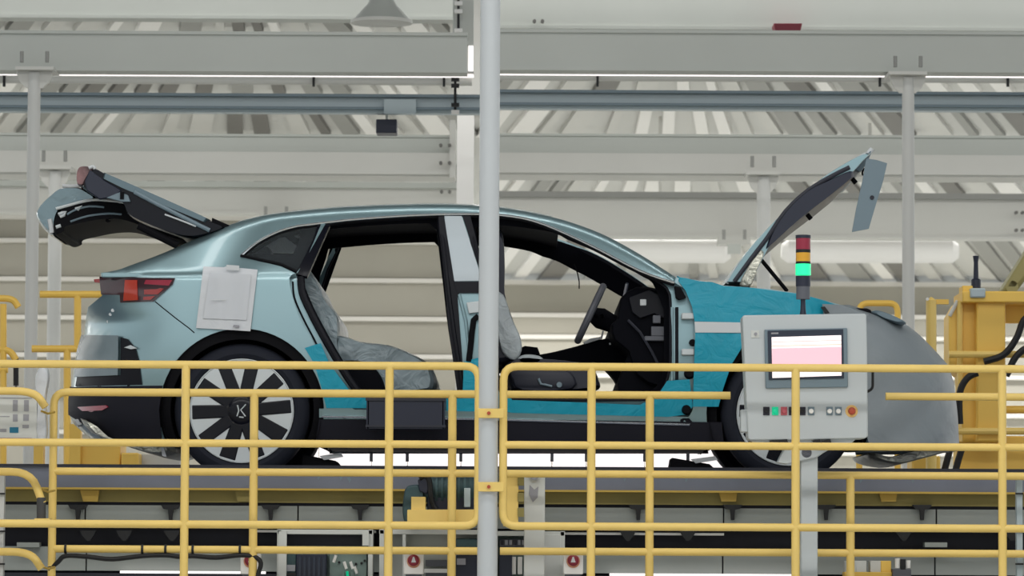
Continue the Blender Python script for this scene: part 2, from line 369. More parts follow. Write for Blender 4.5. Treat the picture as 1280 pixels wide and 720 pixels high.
hangpost('round pale post under the wide grey beam behind the raised bonnet, right bay', 1135, 1136, 97, 640, 15.5, 6.9)
hangpost('paler post behind the tailgate lip, second of the two on the left', 68, 66, 215, 640, 17, 13.75, 38)
hangpost('pale post far behind the bonnet, hung under the broad beam', 954, 955, 222, 420, 17, 13.75, 38)
for x, xx, lab in ((345, 62, 'small bolted bracket plate above the car roof'), (918, 64, 'small bolted bracket plate beyond the bonnet hinge')):
    br = thing('bracket_plate', lab, 'bracket', tuple(P(x, 300, 21.5)))
    y = 262 if x < 600 else 291
    mk('plate', MB().pbox(x - 20, y + 4, x + 20, y + 14, 21.7, .32), 'beaml', br, smooth=0); mk('drop', MB().pbox(x - 8, y + 14, x + 8, y + 26, 21.5, .1), 'beam', br, smooth=0)
    for s in (-13, 13): mk('stud', MB().pbox(x + s - 2, y - 4, x + s + 2, y + 8, 21.45, .05), 'ribg', br, smooth=0)
dct = thing('air_duct', 'pinkish white round duct with closed end under the far right beam', 'duct', tuple(P(1060, 316, 30)))
for xa, xb in ((985, 1190), (745, 905)):
    mk('duct_hanger', MB().box((P((xa + xb) / 2, 300, 30).x - .02, 30, P(640, 302, 30).z), (P((xa + xb) / 2, 300, 30).x + .02, 30.03, HZ + .07)), 'beaml', dct, smooth=0); mk('duct_tube', MB().tube([P(xa - 8, 314, 30), P(xa, 314, 30), P(xb, 314, 30), P(xb + 8, 314, 30)], [9 * S(30), 15 * S(30), 15 * S(30), 9 * S(30)], 16), 'white', dct)
lamp = thing('bell_lamp', 'bell shaped pale high bay lamp at the top edge', 'lamp', tuple(P(477, 0, 9)))
mk('shade', MB().lathe([(38 * S(9), 0), (30 * S(9), 9 * S(9)), (18 * S(9), 22 * S(9)), (12 * S(9), 34 * S(9))], P(477, 27, 9), 'Z', 24), 'beam', lamp)
mk('rim', MB().lathe([(36 * S(9), -.015), (39 * S(9), -.015), (39 * S(9), .01), (36 * S(9), .01)], P(477, 27, 9), 'Z', 24), 'beaml', lamp)
bx = thing('loudspeaker', 'small black box hanging under the blue grey rail', 'speaker', tuple(P(483, 166, 10)))
mk('case', MB().pbox(470, 149, 496, 166, 9.02, .25), 'navy', bx, bevel=.006); mk('bracket', MB().pbox(482, 137, 485, 150, 9.05, .03), 'beam', bx, smooth=0)
solo('warning_box', MB().prism([(967, 29), (1003, 29), (1000, 41), (970, 41)], 10.7, 10.95), 'redbox', 'small dark red box on the top right beam', 'box', bevel=.006)

# ================================================================== CAR
YM = 0.95
car = thing('car', 'silver teal hatchback sedan without doors, tailgate and bonnet raised, on the assembly conveyor', 'car', (P(640, 599, .1).x, YM, DECKZ))
TOP = [(126, 341), (145, 338), (165, 331), (200, 318), (240, 300.5), (270, 287.5), (300, 277), (340, 268), (400, 261.5), (450, 258.3), (520, 256), (580, 256.5), (630, 260.5), (680, 269), (720, 280), (760, 296), (800, 318), (830, 337), (845, 347),
       (870, 350), (905, 357), (960, 361), (1000, 367), (1030, 375), (1060, 384), (1100, 392), (1130, 403)]
TOP = smoothpts(TOP[:19], 4) + TOP[19:]
REAR = [(370, 127), (384, 110), (400, 107), (420, 105), (435, 100), (450, 94), (470, 91), (490, 88), (515, 85), (530, 92), (548, 112)]      # v -> u
NOSE = [(392, 1100), (403, 1130), (420, 1150), (440, 1170), (455, 1184), (480, 1193), (520, 1197), (556, 1197)]
def bodyY(u, v):
    if v < 345: b = .025 + .22 * ((345 - v) / 87.0) ** 1.1
    elif v < 430: b = .025 * (1 - ((v - 345) / 85.0)) ** 1.5
    else: b = .07 * ((v - 430) / 120.0) ** 2
    if v < 342 and u < 350: b += .24 * ((342 - v) / 55.0) * (lambda t: t * t * (3 - 2 * t))(min(1, (350 - u) / 150.0))
    vt = interp(u, TOP)
    if v - vt < 10 and u < 845: b += .06 * (1 - math.sqrt(max(0, 1 - (1 - max(0, v - vt) / 10.0) ** 2)))
    ue = 70 + (interp(v, REAR) - 70) * min(1, max(0, (v - 366) / 36.0))
    if u < 235:
        t = min(1, max(0, (235 - u) / (235 - ue))); b += (YM - b) * (1 - (1 - t ** 2.5) ** .4)
    if u > 980:
        ue = interp(v, NOSE); t = min(1, max(0, (u - 980) / (ue - 980))); b += (YM - b) * (1 - (1 - t ** 2.4) ** (1 / 2.4))
    return b
def arc(cx, cy, r, a0, a1, n):
    return [(cx + r * math.cos(math.radians(a0 + (a1 - a0) * i / n)), cy - r * math.sin(math.radians(a0 + (a1 - a0) * i / n))) for i in range(n + 1)]
RW, FW, AR = (302, 513.5), (986, 517), 103
DRIP = smoothpts([(408, 277.5), (450, 273), (520, 268.5), (590, 267), (640, 270), (680, 280), (740, 307), (800, 338), (843, 353)], 4)
SHUT = smoothpts([(372, 341), (362, 347), (366, 372), (376, 400), (392, 428), (402, 455), (412, 482), (425, 500), (445, 513)], 3)
APERT = DRIP + smoothpts([(843, 353), (858, 364), (866, 385), (868, 410), (868, 500), (860, 522)], 3)[1:] + [(700, 519)] + SHUT[::-1]
QWIN = smoothpts([(301, 319), (322, 303), (350, 289), (380, 281), (402, 278.5)], 3) + [(392, 303), (380, 330), (371, 340), (352, 331)]
RHOLE = smoothpts([(410, 280), (450, 276), (500, 273), (548, 271)], 3) + smoothpts([(553, 300), (560, 360), (568, 420), (577, 480), (576, 494)], 3) + smoothpts([(462, 497), (443, 487), (425, 455), (405, 420), (390, 392), (380, 368), (378, 348), (392, 310)], 3)
FHOLE = smoothpts([(586, 270.5), (640, 272.5), (680, 282), (740, 308.5), (800, 339.5), (833, 360), (838, 380)], 3) + smoothpts([(838, 455), (832, 480), (818, 496), (800, 500)], 3) + smoothpts([(640, 500), (626, 490), (618, 460), (609, 390), (600, 330)], 3)
BODY = TOP + [(u, v) for v, u in NOSE[2:]] + [(1090, 556)] + arc(*FW, AR, -22, 202, 40) + [(892, 556), (398, 556)] + arc(*RW, AR, -24, 202, 40) + [(206, 553), (112, 548)] + [(u, v) for v, u in REAR[::-1]][1:] + [(128, 368)]
ext = [(interp(v, REAR) + d, v) for v in range(384, 548, 4) for d in (.4, 1, 2, 3.4, 5.2, 8)] + [(interp(v, NOSE) - d, v) for v in range(405, 554, 4) for d in (.4, 1, 2, 3.4, 5.2, 8)] + [(u, interp(u, TOP) + d) for u in range(172, 842, 5) for d in (1.5, 3.2, 5.2, 7.5, 10.5, 14)]
skin = sheet(BODY, [APERT, QWIN], bodyY, 7, ext)
for mb in (skin, mirror(skin)): solid(mk('body_side', mb, 'paint', car, smooth=100), .012)
def rect_out(poly, d):
    cx = sum(p[0] for p in poly) / len(poly); cy = sum(p[1] for p in poly) / len(poly); out = []
    for x, y in poly:
        L = math.hypot(x - cx, y - cy); out.append((x + (x - cx) / L * d, y + (y - cy) / L * d))
    return out
JOUT = [(404, 279)] + [(u, v - 1.0) for u, v in DRIP[1:-1]] + [(846, 352), (862, 364), (870, 385), (872, 410), (872, 500), (864, 526), (700, 524), (440, 518), (415, 500), (400, 470), (386, 430), (370, 402), (360, 374), (357, 346), (372, 338)]
jamb = sheet(JOUT, [RHOLE, FHOLE], lambda u, v: bodyY(u, max(v, 300)) * .6 + bodyY(u, v) * .4 + .055, 8)
for mb in (jamb, mirror(jamb)): solid(mk('door_jamb', mb, 'paint', car, smooth=60), .02)
RT = smoothpts([(397, 288), (450, 283), (500, 280), (537, 279)], 3) + smoothpts([(546, 288), (552, 340), (560, 410), (570, 470), (573, 492)], 3) + smoothpts([(470, 494), (450, 486), (431, 455), (411, 420), (396, 392), (385, 368), (380, 350), (384, 320)], 3)
FT = smoothpts([(594, 284), (631, 285), (690, 297), (720, 310), (747, 323), (790, 347), (815, 366), (829, 390)], 3) + smoothpts([(830, 455), (826, 476), (810, 492), (795, 496)], 3) + smoothpts([(645, 496), (630, 486), (622, 455), (613, 390), (602, 330)], 3)
QT = smoothpts([(312, 316), (328, 305), (352, 293), (376, 287)], 3) + [(372, 305), (366, 318), (338, 318)]
TOUT = [(300, 322), (304, 296), (322, 283), (350, 274), (402, 267)] + [(u, interp(u, TOP) + 3.5) for u in range(412, 835, 6)] + [(843, 357), (846, 400), (846, 500), (830, 522), (460, 518), (430, 500), (415, 480), (392, 430), (374, 400), (366, 350), (352, 333)]
FTN = smoothpts([(594, 284), (631, 282), (690, 290), (716, 298.5), (747, 312), (773, 325), (800, 340.5), (816, 353), (830, 386)], 3) + FT[FT.index((830, 455)):]
trimn = sheet(TOUT, [RT, FTN, QT], lambda u, v: bodyY(u, max(v, 290)) + .12, 8)
trim = sheet(TOUT, [RT, FT, QT], lambda u, v: bodyY(u, max(v, 290)) + .12, 8)
for mb in (trimn, mirror(trim)): solid(mk('cabin_trim', mb, 'dark', car, smooth=60), .03)
for nm, lp in (('rear', RHOLE), ('front', FHOLE)):
    mb = MB().tube([P(u, v, bodyY(u, v) + .045) for u, v in dens(lp, 9)], .013 if nm == 'rear' else .008, 8, closed=True)
    mk('door_seal', mb, 'seal', car); mk('door_seal', mirror(mb), 'seal', car)
LSEAL = smoothpts([(376, 346), (378, 366), (387, 387), (402, 416), (422, 451), (434, 471), (446, 488)], 4)
mk('door_seal', MB().tube([P(u, v, bodyY(u, v) + .03) for u, v in LSEAL], .021, 8), 'seal', car)
mk('jamb_groove', MB().tube([P(u, v, bodyY(u, v) + .055) for u, v in smoothpts([(366, 352), (368, 372), (378, 396), (391, 421), (397, 433)], 4)], .006, 6), 'seal', car)
# bright strip round the windows, quarter glass and black pillar band
STRIP = smoothpts([(302, 318.5), (322, 302), (350, 288), (380, 280)], 3)[:-1] + [(u, v) for u, v in DRIP]
mk('window_strip', MB().tube([P(u, v + .5, bodyY(u, v) - .006) for u, v in STRIP], .0075, 8), 'chrome', car)
mk('window_gasket', MB().tube([P(u, v + 3.2, bodyY(u, v) + .004) for u, v in STRIP], .009, 8), 'black', car)
mk('window_gasket', MB().tube([P(u, v, bodyY(u, v) - .002) for u, v in [(301, 319.5), (325, 325), (352, 331), (371, 340)]], .009, 8), 'black', car)
gl = sheet(QWIN, [], lambda u, v: bodyY(u, v) + .012, 10)
mk('quarter_glass', gl, 'glassq', car); mk('quarter_glass', mirror(gl), 'glassq', car)
pb = sheet([(398, 279), (414, 277.5), (404, 300), (393, 325), (384, 346), (370, 342), (381, 320), (391, 300)], [], lambda u, v: bodyY(u, v) + .004, 6)
solid(mk('pillar_band', pb, 'gloss', car), .03); solid(mk('pillar_band', mirror(pb), 'gloss', car), .03)
# roof, headliner, windscreen
def loft(u0, u1, n, dv, crown, ywide=0.0):
    mb = MB(); k = 12
    for i in range(n + 1):
        u = u0 + (u1 - u0) * i / n; v = interp(u, TOP) + dv; a = P(u, v, bodyY(u, interp(u, TOP)) - ywide)
        for j in range(k + 1):
            t = j / k; mb.v.append(Vector((a.x, a.y + (2 * YM - 2 * a.y) * t, a.z + crown * 4 * t * (1 - t))))
    for i in range(n):
        for j in range(k):
            q = i * (k + 1) + j; mb.f.append([q, q + 1, q + k + 2, q + k + 1])
    return mb
solid(mk('roof_panel', loft(296, 690, 24, 0.5, .05), 'paint', car), .01)
solid(mk('headliner', loft(300, 700, 24, 9, .03, -.02), 'dark', car), .02)
mk('windscreen', loft(690, 846, 12, 1.5, .02), 'screenglass', car)
mk('quarter_reflection', MB().prism(smoothpts([(318, 313), (330, 302), (345, 292), (356, 296), (366, 304), (378, 309), (394, 306), (388, 315), (350, 316)], 2, True), 1.36, 1.40), 'seatgrey', car)  # pale plates paint the bright hall reflected in the quarter glass
mk('quarter_reflection', MB().prism([(366, 293), (394, 297), (393, 300), (372, 297)], 1.36, 1.40), 'silver', car)
mk('rear_headrest', MB().pillow(smoothpts([(318, 318), (324, 308), (334, 308), (340, 316), (338, 330), (322, 330)], 3, True), .5, .75, .05, .15), 'seatdark', car)
# B pillar
pY = lambda u, v: bodyY(u, max(v, 300)) * .6 + bodyY(u, v) * .4 + .045
bp = thing  # (kept short)
o = solid(mk('pillar_film', sheet([(555.5, 270), (577, 270), (590, 310), (603, 351), (568, 351.5), (562, 320)], [], pY, 6), 'film', car), .006); o['label'] = 'pale film on the middle pillar'
solid(mk('pillar_band', sheet([(578, 270), (588, 270), (603, 330), (612, 352), (604, 351)], [], pY, 6), 'seal', car), .006)
solid(mk('pillar_band', sheet([(548, 271), (555, 270), (568, 352), (574, 366), (572, 372), (578, 450), (580, 494), (572, 494), (562, 420)], [], lambda u, v: pY(u, v) - .002, 6), 'seal', car), .006)
solid(mk('pillar_belt', sheet([(567, 352), (612, 352), (614, 366), (572, 366)], [], lambda u, v: pY(u, v) - .006, 8), 'seal', car), .01)
mk('pillar_step', MB().tube([P(u, v, pY(u, v) - .004) for u, v in ((574, 368), (582, 400), (587, 440), (588, 470))], .009, 8), 'paint', car)
mk('pillar_pocket', MB().prism([(583, 378), (602, 376), (602, 390), (586, 392)], .03, .05), 'silver', car, bevel=.004)
mk('seat_belt', MB().tube([P(u, v, .03) for u, v in ((598, 395), (592, 400), (590, 415), (588, 435), (586, 452))], .016, 8), 'black', car)
solid(mk('sill_film', sheet([(580, 452), (602, 446), (614, 490), (612, 518), (558, 514), (558, 498), (578, 498)], [], lambda u, v: bodyY(u, v) + .02, 7), 'cyan', car), .004)
# hinge pillar details
for x in (840, 846): mk('jamb_rib', MB().tube([P(x, 384, .05), P(x, 500, .06)], .009, 8), 'paint' if x == 840 else 'seal', car)
o = mk('mirror_base', MB().prism([(843, 357), (851, 359), (858, 372), (849, 375), (845, 372)], .0, .06), 'black', car, bevel=.004)
for y in (395, 440): mk('door_hinge', MB().pbox(852, y - 4, 868, y + 4, .005, .06), 'silver', car, bevel=.006)
for y in (467, 512): mk('hinge_boss', MB().lathe([(0, -.03), (.02, -.03), (.03, .03), (0, .03)], P(862 if y < 500 else 858, y, .02), 'Y', 12), 'black', car)
mk('hinge_boss', MB().lathe([(0, -.02), (.016, -.02), (.02, .03), (0, .03)], P(866, 428, .02), 'Y', 12), 'black', car)
def skinsheet(poly, off, st, ext=()):
    mb = sheet(poly, [], bodyY, st, ext)
    def at(u, v): return P(u, v, bodyY(u, v))
    vo = []
    for p in mb.v:
        q = MROT.transposed() @ (p - CAM); u, v = 640 - FPX * q.x / q.z, 360 + FPX * q.y / q.z
        a = at(u + .6, v) - at(u - .6, v); c = at(u, v + .6) - at(u, v - .6); n = a.cross(c)
        n.normalize()
        if n.dot(p - CAM) > 0: n = -n
        vo.append(p + n * -off)
    mb.v = vo; return mb
# cyan protective film
def film(poly, off=-.012, st=8, m='cyan', nm='fender_film', th=.004):
    o = solid(mk(nm, skinsheet(poly, off, st), m, car), th); return o
film([(844, 346.5), (857, 348), (874, 352), (890, 353), (905, 358), (935, 359.5), (962, 363), (1000, 368), (1032, 377), (1050, 384), (1040, 400), (940, 404), (868, 402), (865, 384), (857, 364)])
film([(869, 416), (946, 417), (930, 430), (914, 456), (904, 485), (898, 508), (866, 508), (867, 470)])
o = film([(868, 402.5), (950, 404), (948, 416.5), (869, 416)], -.018, 8, 'tape', 'white_tape')
film([(381, 435), (390, 432), (401, 429), (412, 455), (437, 488), (462, 498), (462, 510), (408, 510), (402, 485), (393, 455)], -.006, 7, nm='sill_film')
film([(630, 478), (640, 500), (700, 502), (800, 506), (822, 494), (834, 476), (862, 474), (866, 508), (858, 518), (835, 521), (640, 516), (630, 514)], -.004, 7, nm='sill_film')
# lower cladding, bumper, lamps
def clad(poly, off=-.01, st=8, nm='sill_cladding', m='clad', th=.02):
    mb = skinsheet(poly, off, st)
    a = solid(mk(nm, mb, m, car), th); solid(mk(nm, mirror(mb), m, car), th); return a
clad([(399, 524), (700, 525), (902, 528), (905, 556), (600, 556), (394, 556)])
clad([(399, 511), (560, 514), (862, 521), (870, 524), (870, 528), (399, 522)], .0, 8, 'sill_step', 'paint')
mk('sill_groove', MB().tube([P(u, v, bodyY(u, v) - .012) for u, v in ((402, 521), (600, 524), (862, 531))], .006, 6), 'chrome', car)
clad(arc(*RW, AR + 1.5, -24, 204, 40) + arc(*RW, 90, 204, -24, 40), .022, 6, 'arch_cladding', 'black')
clad(arc(*FW, AR + 1.5, -22, 204, 40) + arc(*FW, 90, 204, -22, 40), .022, 6, 'arch_cladding', 'black')
clad([(89, 484), (120, 483), (203, 482), (199, 513), (203, 553), (160, 551), (128, 546), (110, 532), (87, 518), (87, 500)], -.008, 7, 'bumper_lower', 'clad')
film([(152, 422), (160, 424), (170, 436), (174, 450), (178, 481), (96, 483), (98, 470), (152, 469)], -.008, 6, 'seal', 'bumper_insert', .01)
film([(166, 432), (174, 436), (166, 437), (158, 435)], -.02, 4, 'silver', 'bumper_glint', .004)
o = film([(106, 419), (151, 420), (150, 469), (97, 472), (100, 440)], -.02, 6, 'bare', 'bumper_film', .003)
film([(100, 509), (135, 506.5), (137, 509), (130, 513), (106, 514)], -.016, 5, 'pink', 'reflector', .01)
tl = film([(126, 347), (219, 348), (216, 356), (192, 377), (152, 378), (151, 368), (128, 367)], -.012, 5, 'darkred', 'tail_lamp', .02)
for poly, m in (([(156, 350), (171, 350), (172, 375), (154, 376)], 'orange'), ([(182, 350), (215, 350), (211, 357), (180, 355)], 'pink'), ([(180, 362), (205, 361), (197, 368), (180, 368)], 'red'), ([(179, 371), (194, 370), (188, 375), (179, 375)], 'red')):
    q = solid(mk('lens_segment', sheet(poly, [], lambda u, v: bodyY(u, v) - .02, 5), m, tl), .008)
mk('lamp_stub', MB().prism([(117, 349), (128, 348), (128, 354), (118, 353)], .32, .42), 'red', tl, bevel=.003)
for x, y, r in ((141, 388, 2.2), (138, 393, 2), (135, 402, 1.8)): mk('sensor', MB().lathe([(0, -.006), (r * S(0), -.006), (r * S(0), .02), (0, .02)], P(x, y, bodyY(x, y)), 'Y', 10), 'tape', car)
mk('panel_gap', MB().tube([P(u, v, bodyY(u, v) + .0005) for u, v in ((194, 377), (205, 386), (220, 398), (236, 410), (243, 416))], .0035, 6), 'seal', car)
mk('rear_spoiler', MB().prism([(126, 340.5), (216, 341), (222, 343), (219, 347.5), (127, 347)], .06, .1), 'paint', car, bevel=.006)
mk('rear_panel', MB().box((P(150, 372, .5).x, .35, P(130, 384, .5).z), (P(170, 372, .5).x, 1.55, P(130, 344, .5).z)), 'dark', car, bevel=.02)
mk('rear_diffuser', MB().pillow(smoothpts([(98, 522), (114, 530), (130, 545), (150, 550), (210, 553), (222, 566), (200, 569), (170, 562), (142, 552), (112, 540)], 2, True), .25, 1.6, .1, .2), 'foil', car)
mk('tow_fitting', MB().pillow(smoothpts([(92, 526), (98, 523), (104, 526), (104, 531), (97, 533)], 2, True), .5, .6, .03, .3), 'tape', car)
mk('tow_fitting', MB().prism([(201, 559), (205, 560), (208, 571), (203, 570)], .2, .24), 'tape', car)
# underbody and wheel wells
mk('underbody', MB().box((P(398, 540, .2).x, .12, P(640, 556, .15).z), (P(895, 540, .2).x, 1.78, P(640, 506, .1).z)), 'black', car, bevel=.02)
mk('underbody', MB().box((P(130, 540, .4).x, .45, P(200, 552, .4).z), (P(398, 540, .2).x, 1.45, P(300, 470, .4).z)), 'black', car, bevel=.02)
mk('underbody', MB().box((P(895, 540, .4).x, .45, P(900, 556, .4).z), (P(1150, 540, .4).x, 1.45, P(990, 440, .4).z)), 'black', car, bevel=.02)
for (cx, cy) in (RW, FW):
    mb = MB(); a = arc(cx, cy, 100, -24, 204, 24); n = len(a)
    for y in (.03, .42):
        for u, v in a: p = P(u, v, .03); mb.v.append(Vector((p.x, y, p.z)))
    mb.v.append(Vector((P(cx, cy, .03).x, .42, P(cx, cy, .03).z)))
    mb.f = [[i, i + 1, n + i + 1, n + i] for i in range(n - 1)] + [[n + i, n + i + 1, 2 * n] for i in range(n - 1)]
    mk('wheel_well', mb, 'black', car); mk('wheel_well', mirror(mb), 'black', car)
# wheels
def wheel(c, first=None, rz=0, spin=0):
    c = Vector(c)
    if first is not None:
        o = first.copy(); COL.objects.link(o); o.parent = car; kids = list(first.children)
    else:
        car_o = car['_o']; proto = {'_o': [0, 0, 0]}
        R, rr, k = .366, .278, 64
        o = mk('wheel', MB().lathe([(rr, .03), (rr + .01, .0), (rr + .03, -.012), (R - .03, -.004), (R - .008, .02), (R, .05), (R, .19), (R - .008, .22), (R - .04, .24), (rr, .22)], (0, 0, 0), 'Y', k), 'tyre', None)
        o['_o'] = [0, 0, 0]; o.parent = car; kids = []
        mk('rim', MB().lathe([(rr - .004, .004), (rr, -.002), (rr + .004, .0), (rr, .22), (rr - .02, .22), (rr - .008, .02)], (0, 0, 0), 'Y', k), 'silver', o)
        mk('rim_barrel', MB().lathe([(rr - .012, .02), (rr - .02, .14), (0.001, .15)], (0, 0, 0), 'Y', k), 'black', o)
        angs = [95, 60, 23, -12, -52, -87, -126, -160, 164, 129]
        for i, a in enumerate(angs):
            a = math.radians(a); mb = MB()
            def pt(r, q): return (r * math.cos(a + math.radians(q)), r * math.sin(a + math.radians(q)))
            mb.prismw([pt(.155, -1), pt(.257, -10), pt(.262, -5), pt(.263, 0), pt(.262, 5), pt(.257, 10), pt(.155, 1)], .012, .03)
            mk('silver_insert', mb, 'silver', o, smooth=0)
        for i in range(10):
            a0, a1 = sorted(((angs[i] + 720) % 360, (angs[(i + 1) % 10] + 720) % 360))
            if a1 - a0 > 180: a0 += 360
            a = math.radians((a0 + a1) / 2); mb = MB()
            wdt = math.radians(abs(a1 - a0)) - math.radians(19); wo = max(.02, .264 * wdt / 2)
            wi = .034
            e = Vector((math.cos(a), 0, math.sin(a))); q = Vector((-math.sin(a), 0, math.cos(a)))
            mb.v = [e * .07 + q * wi + Vector((0, -.004, 0)), e * .07 - q * wi + Vector((0, -.004, 0)), e * .268 - q * wo, e * .268 + q * wo,
                    e * .07 + q * wi + Vector((0, .05, 0)), e * .07 - q * wi + Vector((0, .05, 0)), e * .268 - q * wo + Vector((0, .05, 0)), e * .268 + q * wo + Vector((0, .05, 0))]
            mb.f = [[0, 1, 2, 3], [7, 6, 5, 4], [0, 4, 5, 1], [1, 5, 6, 2], [2, 6, 7, 3], [3, 7, 4, 0]]
            mk('spoke', mb, 'gloss', o, smooth=0, bevel=.006)
        mk('hub', MB().lathe([(0, -.012), (.05, -.012), (.07, -.006), (.1, .01), (.14, .04), (0, .05)], (0, 0, 0), 'Y', 32), 'gloss', o)
        em = MB(); em.tube([(-.022, -.015, .03), (-.014, -.015, .0), (-.024, -.015, -.03)], .004, 6); em.tube([(.024, -.015, .034), (-.004, -.015, .004), (.022, -.015, -.03)], .004, 6); em.tube([(-.012, -.015, -.034), (.012, -.015, -.036)], .004, 6)
        mk('hub_emblem', em, 'silver', o)
        for i in range(5):
            a = math.radians(72 * i + 20)
            mk('wheel_bolt', MB().lathe([(0, -.004), (.008, -.004), (.008, .02), (0, .02)], (.075 * math.cos(a), 0, .075 * math.sin(a)), 'Y', 8), 'clamp', o)
    if first is not None:
        for ch in kids:
            q = ch.copy(); COL.objects.link(q); q.parent = o
    o.location = c - Vector(car['_o']); o.rotation_euler = (0, spin, rz); return o
wr = P(*RW, .035); wf = P(*FW, .035)
w0 = wheel(wr)
wheel(wf, w0, 0, math.radians(40))
wheel((wr.x, 2 * YM - .035, wr.z), w0, math.pi, 0.3); wheel((wf.x, 2 * YM - .035, wf.z), w0, math.pi, 0.8)
# cabin
mk('rear_seat', MB().pillow(smoothpts([(378, 332), (386, 338), (397, 351), (406, 372), (421, 392), (424, 412), (424, 440), (440, 500), (395, 500), (376, 420)], 3, True), .22, 1.68, .12, .12), 'cover', car)
o = mk('rear_cushion', MB().pillow(smoothpts([(412, 424), (428, 419), (450, 426), (485, 430), (512, 440), (534, 452), (544, 468), (545, 484), (530, 492), (430, 496)], 3, True), .24, 1.66, .14, .14), 'cover', car); o['label'] = 'wrinkled grey plastic cover on the rear cushion'
mk('side_bolster', MB().pillow(smoothpts([(420, 458), (440, 450), (462, 455), (476, 470), (482, 490), (478, 505), (430, 505)], 3, True), .16, .24, .04, .1), 'dark', car)
mk('cabin_floor', MB().box((P(430, 500, .3).x, .2, P(640, 512, .3).z), (P(838, 500, .3).x, 1.7, P(640, 506, .3).z)), 'dark', car)
fs = mk('front_seat', MB().pillow(smoothpts([(606, 292), (622, 286), (629, 296), (631, 330), (631, 366), (640, 396), (649, 420), (651, 438), (640, 452), (608, 452), (602, 400), (604, 340)], 3, True), .32, .80, .08, .1), 'seatdark', car)
mk('seat_cover', MB().pillow(smoothpts([(612, 366), (629, 368), (639, 396), (650, 420), (652, 438), (643, 450), (628, 440), (620, 410)], 3, True), .29, .34, .02, .12), 'seatgrey', fs)
mk('headrest', MB().pillow(smoothpts([(606, 290), (618, 283), (627, 288), (630, 306), (629, 332), (612, 332)], 3, True), .42, .70, .06, .15), 'seatdark', fs)
mk('armrest', MB().pillow([(648, 436), (656, 432), (672, 434), (675, 442), (664, 446), (648, 448)], .80, .95, .03, .1), 'dark', fs)
mk('cushion', MB().pillow(smoothpts([(632, 456), (650, 446), (680, 448), (720, 452), (742, 462), (748, 474), (742, 486), (650, 490), (636, 476)], 3, True), .30, .82, .07, .08), 'seatdark', fs)
mk('cushion_cover', MB().pillow(smoothpts([(646, 448), (656, 443), (672, 444), (679, 449), (672, 454), (652, 455)], 3, True), .3, .4, .03, .2), 'seatgrey', fs)
sb = mk('side_panel', MB().pillow(smoothpts([(640, 460), (690, 462), (714, 466), (716, 486), (652, 488), (640, 474)], 3, True), .27, .31, .02, .08), 'seatdark', fs)
mk('seat_lever', MB().tube([P(u, v, .262) for u, v in ((673, 473), (676, 480), (682, 481), (690, 483))], .007, 8), 'bezel', fs)
mk('seat_dial', MB().lathe([(0, -.01), (.015, -.01), (.018, .02), (0, .02)], P(699, 481, .265), 'Y', 12), 'bezel', fs)
# passenger seat on the far side
nz = [('passenger_seat', [(608, 296), (622, 290), (629, 300), (629, 366), (646, 420), (648, 450), (610, 450), (604, 400)])]
mb = MB().pillow(smoothpts(nz[0][1], 3, True), .32, .80, .08, .1); mk('passenger_seat', mirror(mb), 'seatdark', car)
mb = MB().pillow(smoothpts([(620, 470), (650, 458), (710, 464), (730, 478), (728, 492), (640, 494)], 3, True), .32, .80, .08, .1); mk('passenger_seat', mirror(mb), 'seatdark', car)
# dashboard and controls
ds = mk('dashboard', MB().pillow(smoothpts([(776, 372), (796, 358), (822, 360), (838, 372), (842, 420), (842, 470), (826, 486), (796, 470), (786, 440), (768, 425), (764, 405), (772, 398)], 2, True), .2, 1.7, .06, .06), 'dark', car)
mk('centre_console', MB().pillow(smoothpts([(664, 446), (690, 440), (722, 432), (750, 424), (790, 420), (836, 430), (836, 500), (790, 500), (776, 490), (768, 474), (742, 452), (700, 452)], 2, True), .84, 1.06, .04, .06), 'dark', car)
mk('footwell', MB().pillow([(790, 430), (838, 430), (838, 500), (775, 500), (772, 480)], .25, 1.65, .03, .02), 'dark', car)
for x0, y0, x1, y1 in ((816, 394, 826, 404), (814, 408, 832, 420), (800, 374, 808, 382), (806, 420, 834, 426)):
    mk('dash_bracket', MB().pbox(x0, y0, x1, y1, .17, .06), 'lampgrey' if y0 != 374 else 'tape', ds, bevel=.004)
mk('dash_bracket', MB().tube([P(u, v, .18) for u, v in ((785, 400), (800, 415), (815, 440), (826, 462))], .008, 6), 'seatdark', ds)
mk('dash_panel', MB().prism([(786, 372), (812, 362), (832, 374), (834, 400), (818, 392), (800, 398), (790, 390)], .175, .21), 'seal', ds, bevel=.004)
# steering wheel: a ring tilted about its shaft, seen almost edge-on
st = P(738, 392, .58); ax = Vector((.91, .015, -.42)).normalized(); e1 = Vector((0, 1, 0)); e1 = (e1 - ax * e1.dot(ax)).normalized(); e2 = ax.cross(e1)
sw = mk('steering_wheel', MB().tube([st + (e1 * math.cos(t) + e2 * math.sin(t)) * .165 for t in [i * math.pi / 16 for i in range(32)]], .02, 10, closed=True), 'lampgrey', car)
mk('wheel_spoke', MB().tube([st + e1 * .16, st + e1 * .05 + ax * .03, st - e1 * .05 + ax * .03, st - e1 * .16], .014, 8), 'seal', sw)
mk('steering_column', MB().tube([st + ax * .02, st + ax * .06, st + ax * .14, st + ax * .34], [.045, .06, .05, .04], 12), 'dark', sw)
mk('stalk', MB().tube([st + ax * .08, st + ax * .06 - Vector((0, .14, -.02))], .009, 8), 'dark', sw)
scn = mk('centre_screen', MB().prism([(783, 353), (786, 354), (777, 397), (774, 396)], .8, 1.1), 'bezdark', car)
mk('screen_edge', MB().tube([P(783, 355, .79), P(774.5, 396, .79)], .006, 8), 'print', scn)
mk('console_highlight', MB().prism([(729, 428), (738, 423), (751, 421), (753, 413), (755, 414), (753, 423), (731, 430)], .82, .86), 'tape', car)  # white slivers paint the highlights along the console
mk('console_highlight', MB().prism([(761, 429), (771, 426), (772, 428), (762, 431)], .82, .86), 'tape', car)
